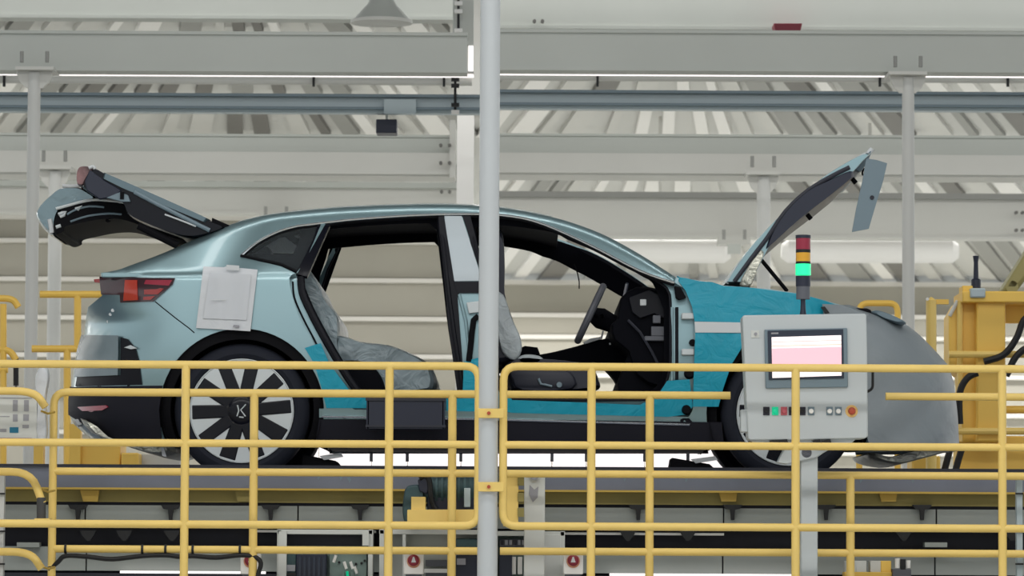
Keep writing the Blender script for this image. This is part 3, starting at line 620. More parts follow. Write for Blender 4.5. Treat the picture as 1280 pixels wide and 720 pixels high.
mk('roof_wire', MB().tube([P(u, v, 1.3) for u, v in ((718, 330), (722, 342), (724, 352), (724, 361))], .004, 6), 'black', car)
# tailgate, raised
tg = mk('tailgate', MB().pillow(smoothpts([(113, 209), (128, 215), (150, 226), (200, 247), (255, 272), (272, 280), (284, 286), (262, 294), (240, 297), (215, 292), (180, 279), (160, 268), (152, 252), (140, 245), (122, 246), (105, 236), (100, 228)], 3, True), .3, 1.6, .12, .06), 'gloss', car)
o = mk('tailgate_glass', MB().pillow([(128, 214.5), (150, 224), (200, 246), (255, 270.5), (262, 274), (258, 279), (200, 255), (150, 234), (126, 222)], .28, 1.62, .1, .06), mat('tailgate_glass', (92, 112, 120), .12, .3, coat=.5), tg)
mk('outer_skin', MB().pillow(smoothpts([(43, 266), (50, 254), (64, 241), (76, 233), (98, 232), (112, 238), (122, 247), (98, 252), (80, 257), (70, 266), (66, 280), (65, 294), (55, 288), (47, 278)], 3, True), .5, 1.4, .14, .12), mat('filmed_paint', (112, 132, 138), .18, .5, coat=.6, bump=.3, bscale=6), tg)
mk('inner_trim', MB().pillow(smoothpts([(66, 292), (68, 268), (80, 259), (100, 253), (125, 249), (148, 252), (165, 262), (200, 280), (228, 298), (205, 294), (178, 282), (152, 274), (125, 274), (98, 279), (78, 284), (76, 290)], 3, True), .47, 1.43, .1, .06), 'black', tg)
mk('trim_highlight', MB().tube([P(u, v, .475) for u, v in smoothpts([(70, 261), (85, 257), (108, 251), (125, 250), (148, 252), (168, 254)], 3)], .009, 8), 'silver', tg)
mk('skin_edge', MB().tube([P(u, v, .5) for u, v in ((78, 232), (88, 233), (99, 232))], .01, 8), 'tape', tg)
mk('skin_edge', MB().tube([P(u, v, .5) for u, v in ((62, 274), (64, 284), (65, 291))], .014, 8), 'tape', tg)
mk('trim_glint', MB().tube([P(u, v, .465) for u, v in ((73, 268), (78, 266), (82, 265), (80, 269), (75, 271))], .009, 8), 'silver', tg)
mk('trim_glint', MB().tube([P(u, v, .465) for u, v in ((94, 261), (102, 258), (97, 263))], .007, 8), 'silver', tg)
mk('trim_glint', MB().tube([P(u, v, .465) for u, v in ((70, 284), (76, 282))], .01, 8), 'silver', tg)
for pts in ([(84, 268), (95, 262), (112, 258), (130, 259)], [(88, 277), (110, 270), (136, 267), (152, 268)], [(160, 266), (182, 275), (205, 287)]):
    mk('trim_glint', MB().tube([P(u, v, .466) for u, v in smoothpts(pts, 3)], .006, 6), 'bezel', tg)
lb = mk('light_bar', MB().pillow(smoothpts([(95, 218), (98, 209), (105, 207), (112, 208), (117, 212), (110, 220), (104, 231), (96, 230)], 3, True), .32, 1.58, .06, .1), mat('light_bar', (126, 92, 92), .3, noise=.5, nscale=20), tg)
mk('light_bar_edge', MB().tube([P(u, v, .31) for u, v in ((111, 210), (116, 208), (119, 211))], .01, 8), 'tape', lb)
mk('dark_flank', MB().prism([(112, 212), (124, 221), (152, 238), (145, 245), (124, 249), (108, 238), (106, 226)], .29, .34), 'navy', tg, bevel=.006)
mk('latch_plate', MB().prism([(133, 247), (150, 240), (160, 244), (163, 252), (152, 252)], .27, .3), 'bezel', tg, bevel=.003)
mk('latch_hole', MB().pbox(150, 240, 155, 249, .262, .02), 'black', tg)
mk('glass_channel', MB().tube([P(u, v, .28) for u, v in ((168, 240), (200, 257), (240, 277), (262, 288))], .012, 8), 'bezel', tg)
mk('glass_channel', MB().tube([P(u, v, .28) for u, v in ((206, 268), (230, 277), (245, 283))], .005, 8), 'tape', tg)
mk('hinge_cap', MB().prism([(265, 272), (288, 282), (283, 286), (264, 284)], .32, .6), 'black', tg, bevel=.004)
mk('gas_strut', MB().tube([P(173, 282, .3), P(222, 307, .3)], .022, 10), 'black', tg)
mk('gas_strut', MB().tube([P(173, 282, 1.6), P(222, 307, 1.6)], .022, 10), 'black', tg)
mk('rubber_stop', MB().pillow(smoothpts([(131, 276), (134, 274), (138, 276), (134, 278)], 2, True), .5, .54, .01, .2), 'black', tg)
# bonnet, raised
HO = smoothpts([(904, 357), (930, 318), (965, 279), (1000, 245), (1030, 220), (1060, 201), (1082, 190), (1090, 190)], 3)
HI = smoothpts([(1080, 200), (1069, 212), (1040, 234), (1008, 256), (984, 279), (962, 306), (948, 332), (936, 357)], 3)
hd = mk('bonnet', MB().pillow(HO + HI, .14, 1.76, .12, .05), 'paint', car)
mk('bonnet_inner', MB().pillow(smoothpts([(1066, 211), (1069, 217), (1066, 222), (1040, 243), (1010, 266), (985, 287), (960, 310), (955, 312), (964, 290), (985, 260), (1010, 237), (1040, 222)], 3, True), .12, 1.78, .1, .1), 'navy', hd)
mk('bonnet_edge', MB().tube([P(u, v, .16) for u, v in smoothpts([(908, 354), (934, 319), (968, 282), (1002, 248), (1032, 223), (1064, 203), (1082, 193)], 3)], .012, 8), 'silver', hd)
mk('bonnet_rib', MB().tube([P(u, v, .13) for u, v in smoothpts([(918, 352), (940, 322), (960, 296), (982, 264), (1010, 238), (1040, 220), (1062, 209)], 3)], .012, 8), 'seatdark', hd)
mk('hinge_foil', MB().pillow(smoothpts([(925, 356), (936, 332), (947, 318), (952, 312), (955, 318), (946, 338), (938, 358)], 3, True), .1, .2, .03, .15), 'foil', hd)
mk('bonnet_tip', MB().pillow(smoothpts([(1062, 205), (1080, 196), (1086, 190), (1090, 188), (1086, 200), (1077, 214), (1070, 214)], 2, True), .3, 1.6, .05, .1), 'bezel', hd)
mk('bonnet_tip', MB().tube([P(1083, 196, .5), P(1090, 186, .5)], .015, 8), 'tape', hd)
for x, y in ((1068, 227), (1012, 272)): mk('rubber_stop', MB().tube([P(x - 3, y - 4, .3), P(x + 2, y + 2, .3)], .013, 8), 'black', hd)
mk('latch_wire', MB().tube([P(u, v, .4) for u, v in smoothpts([(1080, 203), (1088, 206), (1092, 214), (1088, 221), (1078, 218), (1080, 210)], 3)], .006, 6), 'black', hd)
mk('stay_rod', MB().tube([P(946, 318, .25), P(984, 364, .3)], .011, 8), 'black', hd)
mk('engine_bay', MB().box((P(880, 400, .3).x, .25, P(900, 440, .3).z), (P(1090, 400, .3).x, 1.65, P(960, 385, .3).z)), 'black', car, bevel=.03)

hp = thing('hanging_panel', 'narrow grey plastic panel hanging from the raised bonnet tip', 'panel', tuple(P(1085, 240, .5)))
mk('panel_sheet', MB().prism([(1083, 198), (1096, 200), (1109, 204), (1104, 226), (1093, 262), (1086, 286), (1065, 290), (1070, 262), (1078, 226)], .085, .1), 'bezel', hp)
mk('panel_hole', MB().lathe([(0, -.004), (.012, -.004), (.012, .004), (0, .004)], P(1090, 247, .083), 'Y', 12), 'cdark', hp)
# nose cover: loft wrapped round the front of the car
mb = MB(); nv, nk = 26, 30
for i in range(nv + 1):
    v = 381 + (563 - 381) * i / nv
    um = interp(v, [(381, 1062), (388, 1085), (393, 1108), (403, 1130), (420, 1151), (440, 1171), (458, 1186), (480, 1193), (520, 1197), (563, 1200)]); us = interp(v, [(381, 1030), (392, 1032), (405, 1040), (560, 1088), (563, 1088)]) if v < 560 else 1088
    us = max(us, 1030)
    for j in range(nk + 1):
        q = math.pi * j / nk; c, s_ = math.sin(q), math.cos(q)
        u = us + (um - us) * (abs(c) ** .75); Y = YM - (YM + .03 - .10 * (v < 420) * (420 - v) / 40) * (1 if s_ > 0 else -1) * abs(s_) ** .62
        u += 1.6 * math.sin(v * .13 + j * .9) * (abs(c) > .2) * (abs(c) < .95)
        p = P(u, v, YM); mb.v.append(Vector((P(u, v, Y).x if s_ > 0 else p.x, Y + .010 * math.sin(v * .09 + u * .07) , P(u, v, max(Y, 0)).z if s_ > 0 else p.z)))
for i in range(nv):
    for j in range(nk): q = i * (nk + 1) + j; mb.f.append([q, q + 1, q + nk + 2, q + nk + 1])
nc = thing('nose_cover', 'large grey protective sheet draped over the front of the car', 'cover', tuple(P(1140, 563, YM)))
solid(mk('cover_sheet', mb, 'nose', nc, smooth=80), .006)
mk('cover_fold', MB().pillow(smoothpts([(1090, 390), (1098, 387), (1120, 395), (1134, 403), (1124, 404), (1102, 397)], 3, True), .2, .5, .06, .3), 'bezel', nc)
mk('cover_flap', MB().prism([(1028, 380), (1052, 381), (1076, 390), (1086, 393), (1084, 396), (1030, 396)], .01, .03), 'nose', nc)
mk('cover_clip', MB().prism([(1026, 384), (1031, 383), (1037, 391), (1032, 392)], -.01, .01), 'clamp', nc)
mk('cover_hem', MB().pillow(smoothpts([(1086, 566), (1110, 572), (1140, 564), (1170, 560), (1196, 561), (1150, 574), (1122, 580), (1092, 574)], 3, True), .4, 1.5, .08, .2), 'foil', nc)
# sheet pouch on the quarter panel
po = thing('document_pouch', 'pale plastic document pouch taped above the rear wheel', 'pouch', tuple(P(283, 414, 0)))
solid(mk('sleeve', sheet([(254, 333), (280, 334), (282, 333), (300, 335), (322, 337), (318, 370), (313, 414), (280, 412), (245, 410), (250, 370)], [], lambda u, v: bodyY(u, v) - .022 + .005 * math.sin(u * .2), 6), 'paper', po), .003)
solid(mk('paper_sheet', sheet([(262, 341), (314, 343), (308, 400), (254, 398)], [], lambda u, v: bodyY(u, v) - .029 + .005 * math.sin(u * .2), 6), mat('sheet_paper', (200, 203, 208), .5), po), .002)
mk('printed_mark', MB().prism([(292, 406), (299, 406.5), (299, 409.5), (291, 409)], -.03, -.028), 'print', po)
mk('printed_mark', MB().prism([(264, 374), (284, 374.5), (284, 375.5), (264, 375)], -.033, -.031), 'tape', po)
mk('tape_strip', MB().prism([(283, 331), (299, 332), (299, 338), (283, 337)], -.003, .0), 'tape', po)
tray = thing('parts_tray', 'black rectangular parts tray hooked on the car sill', 'tray', tuple(P(506, 536, -.1)))
mk('tray_wall', MB().pbox(459, 498, 555, 535, -.15, .012), 'navy', tray, bevel=.003); mk('tray_floor', MB().pbox(459, 532, 555, 536, -.15, .125), 'navy', tray)
mk('tray_end', MB().pbox(458, 498, 461, 536, -.15, .125), 'navy', tray); mk('tray_end', MB().pbox(553, 498, 556, 536, -.15, .125), 'navy', tray)
mk('tray_rim', MB().pbox(457, 497, 557, 501, -.16, .02), 'seatdark', tray); mk('tray_rim', MB().pbox(457, 531, 557, 534, -.16, .012), 'seatdark', tray)
mk('hook', MB().pbox(470, 495, 478, 501, -.15, .16), 'clamp', tray); mk('hook', MB().pbox(536, 495, 544, 501, -.15, .16), 'clamp', tray)

# ================================================================== CONVEYOR
cv = thing('conveyor', 'dark grey assembly conveyor with olive channel and panelled skirt carrying the car', 'conveyor', (0, .6, 0))
X0, X1 = -9.0, 9.0
def zz(y, Y): return P(640, y, Y).z
def strip(nm, y0, y1, Y, d, m, xa=X0, xb=X1, **k): return mk(nm, MB().box((xa, Y, zz(y1, Y)), (xb, Y + d, zz(y0, Y))), m, cv, smooth=0, **k)
strip('front_beam', 585, 612, -.42, .12, 'convg'); strip('beam_lip', 583, 586, -.44, .06, 'seatdark')
mk('deck_plate', MB().box((X0, -.31, DECKZ - .04), (X1, 2.6, DECKZ - .002)), 'convg', cv, smooth=0)
strip('channel_edge', 612, 614.5, -.46, .1, 'ybadge'); strip('olive_channel', 614, 630, -.36, .1, 'olive')
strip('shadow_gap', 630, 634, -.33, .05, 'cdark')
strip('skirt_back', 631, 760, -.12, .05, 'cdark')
n = 16
for i in range(n):
    xa, xb = X0 + (X1 - X0) * i / n, X0 + (X1 - X0) * (i + 1) / n
    strip('skirt_panel', 634, 661, -.38, .03, 'panel', xa + .004, xb - .004)
    strip('lower_panel', 686, 716, -.30, .03, 'panel', xa + .004, xb - .004)
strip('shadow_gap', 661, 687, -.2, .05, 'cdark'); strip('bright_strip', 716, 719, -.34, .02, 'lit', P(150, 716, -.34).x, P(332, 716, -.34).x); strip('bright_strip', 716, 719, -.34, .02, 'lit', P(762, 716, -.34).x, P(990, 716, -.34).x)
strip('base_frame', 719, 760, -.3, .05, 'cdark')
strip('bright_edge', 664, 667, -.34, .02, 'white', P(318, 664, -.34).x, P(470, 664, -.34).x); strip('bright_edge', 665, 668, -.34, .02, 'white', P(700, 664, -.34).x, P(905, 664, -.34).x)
for x in (97, 213, 338, 450, 798, 916, 1033, 1153): 
    mk('clamp', MB().prism([(x - 12, 631), (x + 12, 631), (x + 9, 636), (x + 3, 637), (x + 2, 650), (x - 2, 650), (x - 3, 637), (x - 9, 636)], -.42, -.36), 'clamp', cv, smooth=0)
for x in (110, 155, 215, 450, 785, 860, 1130, 1265):
    mk('clamp', MB().prism([(x - 10, 663), (x + 10, 663), (x + 8, 668), (x + 2, 676), (x - 2, 676), (x - 8, 668)], -.38, -.34), 'clamp', cv, smooth=0)
for x in (112, 305, 1110, 910): mk('ochre_plate', MB().prism([(x - 12, 612.5), (x + 12, 612.5), (x + 10, 627), (x - 8, 627)], -.40, -.37), 'ybadge' if x != 305 else 'olive', cv, smooth=0)
for x, y in ((397, 596), (425, 597), (436, 600), (780, 598), (857, 599), (1075, 600), (1140, 600)):
    mk('splash_mark', MB().prism([(x - 3, y - 3), (x + 1, y - 4), (x + 3, y), (x + .5, y + 4), (x - .5, y)], -.424, -.421), 'bezel', cv, smooth=0)
for x in (35, 610, 1170): mk('step_plate', MB().pbox(x - 14, 678, x + 14, 684, -.36, .1), 'panel', cv, smooth=0)
lp = thing('lit_panel_row', 'row of glowing white panels under the car on the far conveyor edge', 'lamp', tuple(P(650, 583, 2.2)))
xs = [340, 398, 464, 509, 576, 628, 690, 733, 806, 860, 940]
for a, c in zip(xs, xs[1:]): mk('lit_panel', MB().pbox(a + .7, 545, c - .7, 600, 2.2, .04), 'lit', lp, smooth=0)
for x in xs[2:-1]: mk('panel_clip', MB().pbox(x - 2, 560, x + 2, 577, 2.16, .03), 'print', lp, smooth=0)
mk('support_bar', MB().pbox(335, 582, 945, 600, 2.26, .05), 'cdark', lp, smooth=0)
for x, y, wd, lab in ((405, 570, 30, 'dark wheel chock behind the rear wheel'), (870, 574, 34, 'dark wheel chock before the front wheel')):
    ck = thing('wheel_chock', lab, 'chock', tuple(P(x, 590, .3)))
    mk('block', MB().prism([(x - wd, 592), (x - wd * .9, y - 2), (x - wd * .2, y + 2), (x + wd * .5, y + 6), (x + wd * .9, 592)], .2, .5), 'black', ck, bevel=.006)
    mk('shiny_plate', MB().prism([(x - wd * .2, y), (x + wd * .7, y - 4), (x + wd * .8, y + 1), (x, y + 5)], .17, .2), 'tape', ck)

# ================================================================== RAILINGS AND POLE
RR = 5.0
def bend(pts, r=.07, k=5):
    out = []; n = len(pts)
    for i, p in enumerate(pts):
        p = Vector(p)
        if 0 < i < n - 1:
            a = (Vector(pts[i - 1]) - p); c = (Vector(pts[i + 1]) - p); ra = min(r, a.length * .49); rc = min(r, c.length * .49)
            a.normalize(); c.normalize(); A, C = p + a * ra, p + c * rc
            for t in [j / k for j in range(k + 1)]: out.append(A * (1 - t) ** 2 + p * 2 * t * (1 - t) + C * t * t)
        else: out.append(p)
    return out
F1, F2 = -1.7, -1.05
r1, r2 = RR * S(F1), RR * S(F2)
ZB = P(640, 738, F1).z
def X(px, y, Y): return P(px, y, Y).x
def railing(label, Y, loop, rails, posts, r):
    root = thing('railing', label, 'railing', (0, Y, ZB))
    if loop: mk('frame_tube', MB().tube(bend(loop), r, 12), 'yellow', root)
    for xa, xb, z in rails: mk('rail', MB().tube([(xa, Y, z), (xb, Y, z)], r * .96, 12), 'yellow', root)
    for x, z0, z1 in posts:
        mk('post', MB().tube([(x, Y, z0), (x, Y, z1)], r * 1.05, 12), 'yellow', root)
        mk('foot_plate', MB().box((x - .05, Y - .05, ZB), (x + .05, Y + .05, ZB + .008)), 'yellow', root)
    return root
z457, z555, z658 = zz(458, F1), zz(556, F1), zz(657.5, F1)
z491, z590, z688 = zz(493, F2), zz(592, F2), zz(689, F2)
railing('front yellow railing left of the middle pole', F1, [(-5.4, F1, z457), (X(598, 550, F1), F1, z457), (X(598, 550, F1), F1, z658), (-5.4, F1, z658)], [(-5.4, X(597, 550, F1), z555)],
        [(X(231, 600, F1), ZB, z457), (X(486, 600, F1), ZB, z457), (X(-24, 600, F1), ZB, z457), (X(-279, 600, F1), ZB, z457), (X(-534, 600, F1), ZB, z457)], r1)
railing('front yellow railing right of the middle pole, passing before the control panel', F1, [(5.4, F1, z457), (X(629, 550, F1), F1, z457), (X(629, 550, F1), F1, z658), (5.4, F1, z658)], [(X(630, 550, F1), 5.4, z555)],
        [(X(739, 600, F1), ZB, z457), (X(994.5, 600, F1), ZB, z457), (X(1253, 600, F1), ZB, z457), (X(1510, 600, F1), ZB, z457), (X(1766, 600, F1), ZB, z457)], r1)
railing('rear yellow railing with rounded upper corner beside the rear wheel', F2, [(X(66, 600, F2), F2, ZB), (X(66, 600, F2), F2, z491), (X(594, 491, F2), F2, z491)],
        [(X(66, 590, F2), X(594, 590, F2), z590), (X(66, 688, F2), X(604, 688, F2), z688)], [(X(317, 600, F2), ZB, z491), (X(565, 600, F2), ZB, z491)], r2)
railing('rear yellow railing whose open ended top rail stops either side of the control panel', F2, None, [(X(632, 491, F2), X(913, 491, F2), z491), (X(1107, 491, F2), 5.6, z491), (X(632, 590, F2), 5.6, z590), (X(625, 688, F2), 5.6, z688)],
        [(X(812, 600, F2), ZB, z491), (X(1063, 600, F2), ZB, z590), (X(1315, 600, F2), ZB, z491), (X(1567, 600, F2), ZB, z491), (X(1819, 600, F2), ZB, z491)], r2)
F3 = -1.35; r3 = RR * S(F3)
lr = thing('railing', 'yellow bent end tubes at the left edge beside the rounded railing', 'railing', (-3, F3, ZB))
for y0, y1, k in ((489, 512, 57), (590, 632, 53), (690, 714, 52)):
    mk('bent_tube', MB().tube(bend([(-5.4, F3, zz(y0 + 3, F3)), (X(k - 14, y0, F3), F3, zz(y0 + 3, F3)), (X(k, y1, F3), F3, zz(y1, F3))], .1), r3, 12), 'yellow', lr)
mk('rubber_sleeve', MB().tube([P(51.5, 622, F3), P(51.5, 648, F3)], r3 * 1.15, 12), mat('sleeve_grey', (66, 66, 66), .6), lr)
mk('sleeve_foot', MB().pbox(43, 648, 62, 652, F3 - .05, .1), 'yellow', lr, smooth=0)
for y in (514, 612, 708): mk('hinge_link', MB().tube([P(52, y, F3 + .02), P(60, y + 3, F3 + .1), P(68, y + 1, F3 + .26)], .006, 8), 'ybadge', lr)
for x in (10, 45, 82, 178, 207, 241, 300):
    pass
ties = [(82, F2), (178, F2), (207, F2), (241, F2), (300, F2)]
cb = thing('cable', 'black cable slung under the bottom rear rail by dark ties', 'cable', tuple(P(180, 700, F2)))
mk('cable_run', MB().tube([P(u, v, F2 - .01) for u, v in smoothpts([(60, 712), (72, 703), (82, 695), (110, 696), (140, 699), (178, 695), (207, 694), (225, 696), (241, 695), (270, 697), (300, 694), (318, 696), (326, 704), (322, 720), (318, 740)], 4)], .012, 8), 'clamp', cb)
for x, Y in ties: mk('cable_tie', MB().lathe([(r2 + .001, -.006), (r2 + .004, -.006), (r2 + .004, .006), (r2 + .001, .006)], Vector((X(x, 689, F2), F2, z688)), 'X', 16), 'clamp', cb)
pl = thing('pole', 'tall round pale steel pole in front, between the two front railings', 'pole', (X(611, 400, F1), F1, ZB))
mk('shaft', MB().tube([(X(611, 360, F1), F1, ZB), (X(611, 360, F1), F1, zz(-30, F1))], 12.6 * S(F1), 32), 'pole', pl)
mk('foot_plate', MB().box((X(611, 400, F1) - .12, F1 - .1, ZB), (X(611, 400, F1) + .12, F1 + .1, ZB + .015)), 'pole', pl)
for y in (516.5, 608.5):
    cz = mk('clamp_band', MB().pbox(597, y - 6, 630, y + 6, F1 - .075, .012), 'yellow', pl, bevel=.003)
    mk('clamp_bolt', MB().lathe([(0, -.012), (.009, -.012), (.009, 0), (0, 0)], P(611, y, F1 - .075), 'Y', 10), 'estop', cz)

# ================================================================== CONTROL PANEL
HY = -1.38
hm = thing('control_panel', 'grey operator control panel with touch screen, buttons and signal tower on a post', 'control panel', (X(1012, 600, HY), HY, ZB))
mk('enclosure', MB().prism([(928, 396), (930, 394), (1081, 392), (1083, 394), (1084, 440), (1085, 545), (1082, 548), (1000, 550), (938, 550), (935, 548), (931, 460)], HY, HY + .2), 'hmi', hm, bevel=.006)
mk('lower_housing', MB().prism([(934, 548), (1084, 546), (1070, 549), (1062, 556), (1040, 560), (1020, 572), (984, 580), (972, 578), (980, 562), (962, 553), (946, 553)], HY + .03, HY + .17), 'hmi', hm, bevel=.004)
mk('rear_tab', MB().pbox(926, 512, 936, 540, HY + .02, .1), 'hmi', hm, bevel=.004)
bz = mk('bezel', MB().prism([(955.5, 412), (1059, 410), (1060, 484), (957, 485.5)], HY - .014, HY), 'bezel', hm, bevel=.004)
mk('bezel_inner', MB().prism([(959.5, 413.5), (1054, 411.5), (1055, 473), (961, 475)], HY - .018, HY - .012), 'bezdark', bz)
def scr(y): return HY - .0195
sp = mk('display', MB().prism([(964.5, 421.5), (1051.5, 419), (1052, 469.5), (965.5, 472.5)], HY - .021, HY - .016), mat('screen_white', (255, 244, 244), .4, emit=.5), bz)
mk('display_area', MB().prism([(965, 435.5), (1051.5, 433.5), (1051.8, 458), (965.3, 460.5)], HY - .0225, HY - .0205), mat('screen_pink', (250, 192, 204), .4, emit=.42), bz)
mk('display_line', MB().prism([(965, 427), (1051.5, 424.7), (1051.5, 425.7), (965, 428)], HY - .0225, HY - .0205), mat('screen_line', (225, 200, 195), .4, emit=.4), bz)
mk('display_line', MB().prism([(965, 432), (1051.5, 430), (1051.5, 431), (965, 433)], HY - .0225, HY - .0205), mat('screen_tan', (228, 200, 180), .4, emit=.4), bz)
mk('maker_mark', MB().prism([(964, 415.7), (973, 415.5), (973, 417.5), (964, 417.7)], HY - .0195, HY - .0175), 'print', bz)
mk('key_switch', MB().pbox(939, 413, 949, 422, HY - .004, .006), 'cab', hm); mk('key_lock', MB().lathe([(0, -.012), (.008, -.012), (.008, 0), (0, 0)], P(944.5, 417.5, HY), 'Y', 12), 'print', hm)
for x, m in ((958, 'cdark'), (969, 'greenb'), (980, 'redb'), (990, 'cdark'), (1003, 'cdark'), (1014, 'cab'), (1037, 'cab'), (1048, 'cab')):
    q = mk('push_button', MB().pbox(x - 4, 508.5, x + 4, 519, HY - .006, .008), 'bezel' if m == 'cab' else m, hm, bevel=.002)
    if m == 'cab': mk('selector_knob', MB().lathe([(0, -.014), (.011, -.014), (.013, 0), (0, 0)], P(x, 514, HY - .006), 'Y', 14), 'white', q)
    elif m != 'cdark': mk('button_cap', MB().lathe([(0, -.01), (.011, -.008), (.013, 0), (0, 0)], P(x, 514, HY - .006), 'Y', 14), m, q)
    else: mk('button_cap', MB().lathe([(0, -.006), (.009, -.006), (.011, 0), (0, 0)], P(x, 514, HY - .006), 'Y', 14), 'clamp', q)
es = mk('emergency_stop', MB().lathe([(0, -.004), (7.5 * S(HY), -.004), (7.8 * S(HY), 0), (0, 0)], P(1064.5, 514, HY), 'Y', 24), 'estopy', hm)
mk('mushroom_knob', MB().lathe([(0, -.03), (3.5 * S(HY), -.028), (4.8 * S(HY), -.02), (3 * S(HY), -.01), (3 * S(HY), 0)], P(1064.5, 514, HY), 'Y', 20), 'estop', es)
mk('side_handle', MB().tube(bend([P(1083, 456, HY + .1), P(1091, 458, HY + .1), P(1091, 486, HY + .1), P(1083, 490, HY + .1)], .02), .007, 8), 'clamp', hm)
mk('stand_post', MB().box((X(1001, 640, HY + .06), HY + .05, ZB), (X(1022, 640, HY + .06), HY + .14, zz(553, HY))), 'hmi', hm, bevel=.006)
mk('swivel_boss', MB().lathe([(0, -.02), (.026, -.02), (.026, .02), (0, .02)], P(1008, 566, HY + .05), 'Y', 16), 'lampgrey', hm)
for x0, x1 in ((962, 986), (1016, 1027), (1027, 1040)): mk('cable_gland', MB().prism([(x0, 551), (x1 - 2, 549), (x1, 556), (x0 + 6, 560)], HY - .01, HY + .05), 'clamp', hm, smooth=0)
SY = HY + .09
tw = mk('signal_tower', MB().lathe([(.004, 0), (.017, 0), (.014, .02), (.012, .06), (.014, .09), (.0, .09)], P(1003.8, 393, SY), 'Z', 16), 'navy', hm)
def seg(nm, y0, y1, r, m): 
    c = P(1003.8 + (393 - y1) * .002, y1, SY); mk(nm, MB().lathe([(0.0, 0), (r * S(SY), 0), (r * S(SY), (y1 - y0) * S(SY)), (0.0, (y1 - y0) * S(SY))], c, 'Z', 20), m, tw)
seg('tower_base', 358, 374, 8.6, 'lampgrey'); seg('tower_body', 345, 358, 9.2, 'navy'); seg('green_lens', 330, 344, 9.6, 'lampgrn'); seg('divider', 327, 330, 9.2, 'clamp'); seg('amber_lens', 316, 327, 9.2, 'lampyel')
seg('divider', 312, 316, 9.2, 'clamp'); seg('red_lens', 298, 312, 9.2, 'lampred'); seg('tower_cap', 294, 298, 9.6, 'navy')

# ================================================================== EQUIPMENT BELOW THE DECK
gm = thing('gear_motor', 'dark teal gear motor behind the yellow bracket left of the pole', 'motor', tuple(P(550, 640, -.75)))
gY = -.72
mk('housing', MB().lathe([(0, 0), (17 * S(gY), 0), (19 * S(gY), .04), (19 * S(gY), .38), (15 * S(gY), .42), (0, .42)], P(530, 610, gY), 'X', 20), 'teal', gm)
for i in range(7): mk('cooling_fin', MB().lathe([(19 * S(gY), -.006), (22 * S(gY), -.006), (22 * S(gY), .006), (19 * S(gY), .006)], P(546 + i * 7, 610, gY), 'X', 20), 'teal', gm)
mk('gear_case', MB().pillow(smoothpts([(506, 612), (516, 606), (528, 608), (530, 622), (522, 650), (508, 656), (503, 640)], 3, True), gY - .08, gY + .1, .03, .12), 'teal', gm)
mk('terminal_box', MB().prism([(522, 600), (532, 594), (538, 603), (534, 618), (524, 614)], gY - .1, gY + .02), 'navy', gm, bevel=.006)
mk('cable_run', MB().tube([P(u, v, gY - .1) for u, v in smoothpts([(524, 598), (532, 594), (537, 602), (538, 616), (541, 630), (546, 638)], 3)], .014, 8), 'clamp', gm)
mk('terminal_cap', MB().pbox(580, 610, 588, 634, gY - .11, .05), 'rail', gm, bevel=.004)
mk('mount_plate', MB().pbox(534, 618, 600, 640, gY - .06, .04), 'navy', gm, bevel=.006)
yb = thing('motor_bracket', 'yellow L shaped bracket in front of the gear motor', 'bracket', tuple(P(553, 657, -1.0)))
mk('plate', MB().prism([(509, 637), (597, 637), (599, 650), (592, 659), (509, 660)], -.98, -.9), 'yellow', yb, bevel=.005)
mk('tab', MB().pbox(514, 621, 532, 638, -.97, .05), 'yellow', yb, bevel=.003)
yk = thing('latch_plate', 'upright yellow slotted plate just right of the pole', 'bracket', tuple(P(638, 656, -.98)))
mb = MB().pbox(629, 594, 648, 658, -.98, .04); mk('plate', mb, 'yellow', yk, bevel=.004)
for y in (601, 621, 640): mk('slot', MB().pbox(647, y - 5, 655, y + 6, -.99, .05), 'olive', yk, smooth=0)
ws = thing('valve_post', 'grey white post with dark smudges right of the yellow slotted plate', 'post', tuple(P(668, 658, -.8)))
mk('shaft', MB().pbox(655, 590, 681, 735, -.82, .08), 'cab', ws, bevel=.005)
mk('valve_knob', MB().lathe([(0, -.02), (.022, -.02), (.022, .02), (0, .02)], P(668, 595, -.83), 'Y', 14), 'print', ws)
mk('smudge', MB().prism([(662, 606), (668, 612), (673, 608), (672, 622), (666, 628), (661, 618)], -.823, -.821), 'print', ws, smooth=0)
CY = -.62
def cabinet(label, x0, x1, y0, fill, Y=CY):
    c = thing('electrical_cabinet', label, 'cabinet', tuple(P((x0 + x1) / 2, 740, Y)))
    mk('back_plate', MB().pbox(x0 + 4, y0 + 6, x1 - 4, 740, Y + .13, .02), fill, c, smooth=0)
    for a, d in ((x0, x0 + 6), (x1 - 6, x1)): mk('side_frame', MB().pbox(a, y0, d, 740, Y, .15), 'cab', c, bevel=.003)
    mk('top_frame', MB().pbox(x0, y0, x1, y0 + 6, Y, .15), 'cab', c, bevel=.003)
    return c
c1 = cabinet('open cabinet with dark drive unit and green wiring, left of the yellow bracket', 346, 466, 662, 'greenp')
mk('upper_gap', MB().pbox(354, 668, 462, 682, CY + .1, .02), 'cdark', c1, smooth=0)
mk('strut', MB().pbox(348, 664, 358, 740, CY - .02, .03), 'cab', c1, smooth=0); mk('strut', MB().pbox(453, 666, 461, 682, CY - .02, .03), 'cab', c1, smooth=0)
dr = mk('drive_unit', MB().pbox(370, 693, 408, 740, CY, .12), 'navy', c1, bevel=.004)
for i in range(6): mk('vent_fin', MB().pbox(373 + i * 6, 696, 376 + i * 6, 740, CY - .008, .01), 'bezdark', dr, smooth=0)
mk('side_module', MB().pbox(352, 692, 370, 740, CY + .02, .1), 'teal', c1, bevel=.003); mk('module_label', MB().pbox(354, 706, 369, 714, CY, .03), 'print', c1); mk('module_base', MB().pbox(353, 716, 370, 740, CY, .03), 'clamp', c1)
mk('relay_plate', MB().pbox(412, 690, 458, 740, CY + .08, .03), 'greenp', c1)
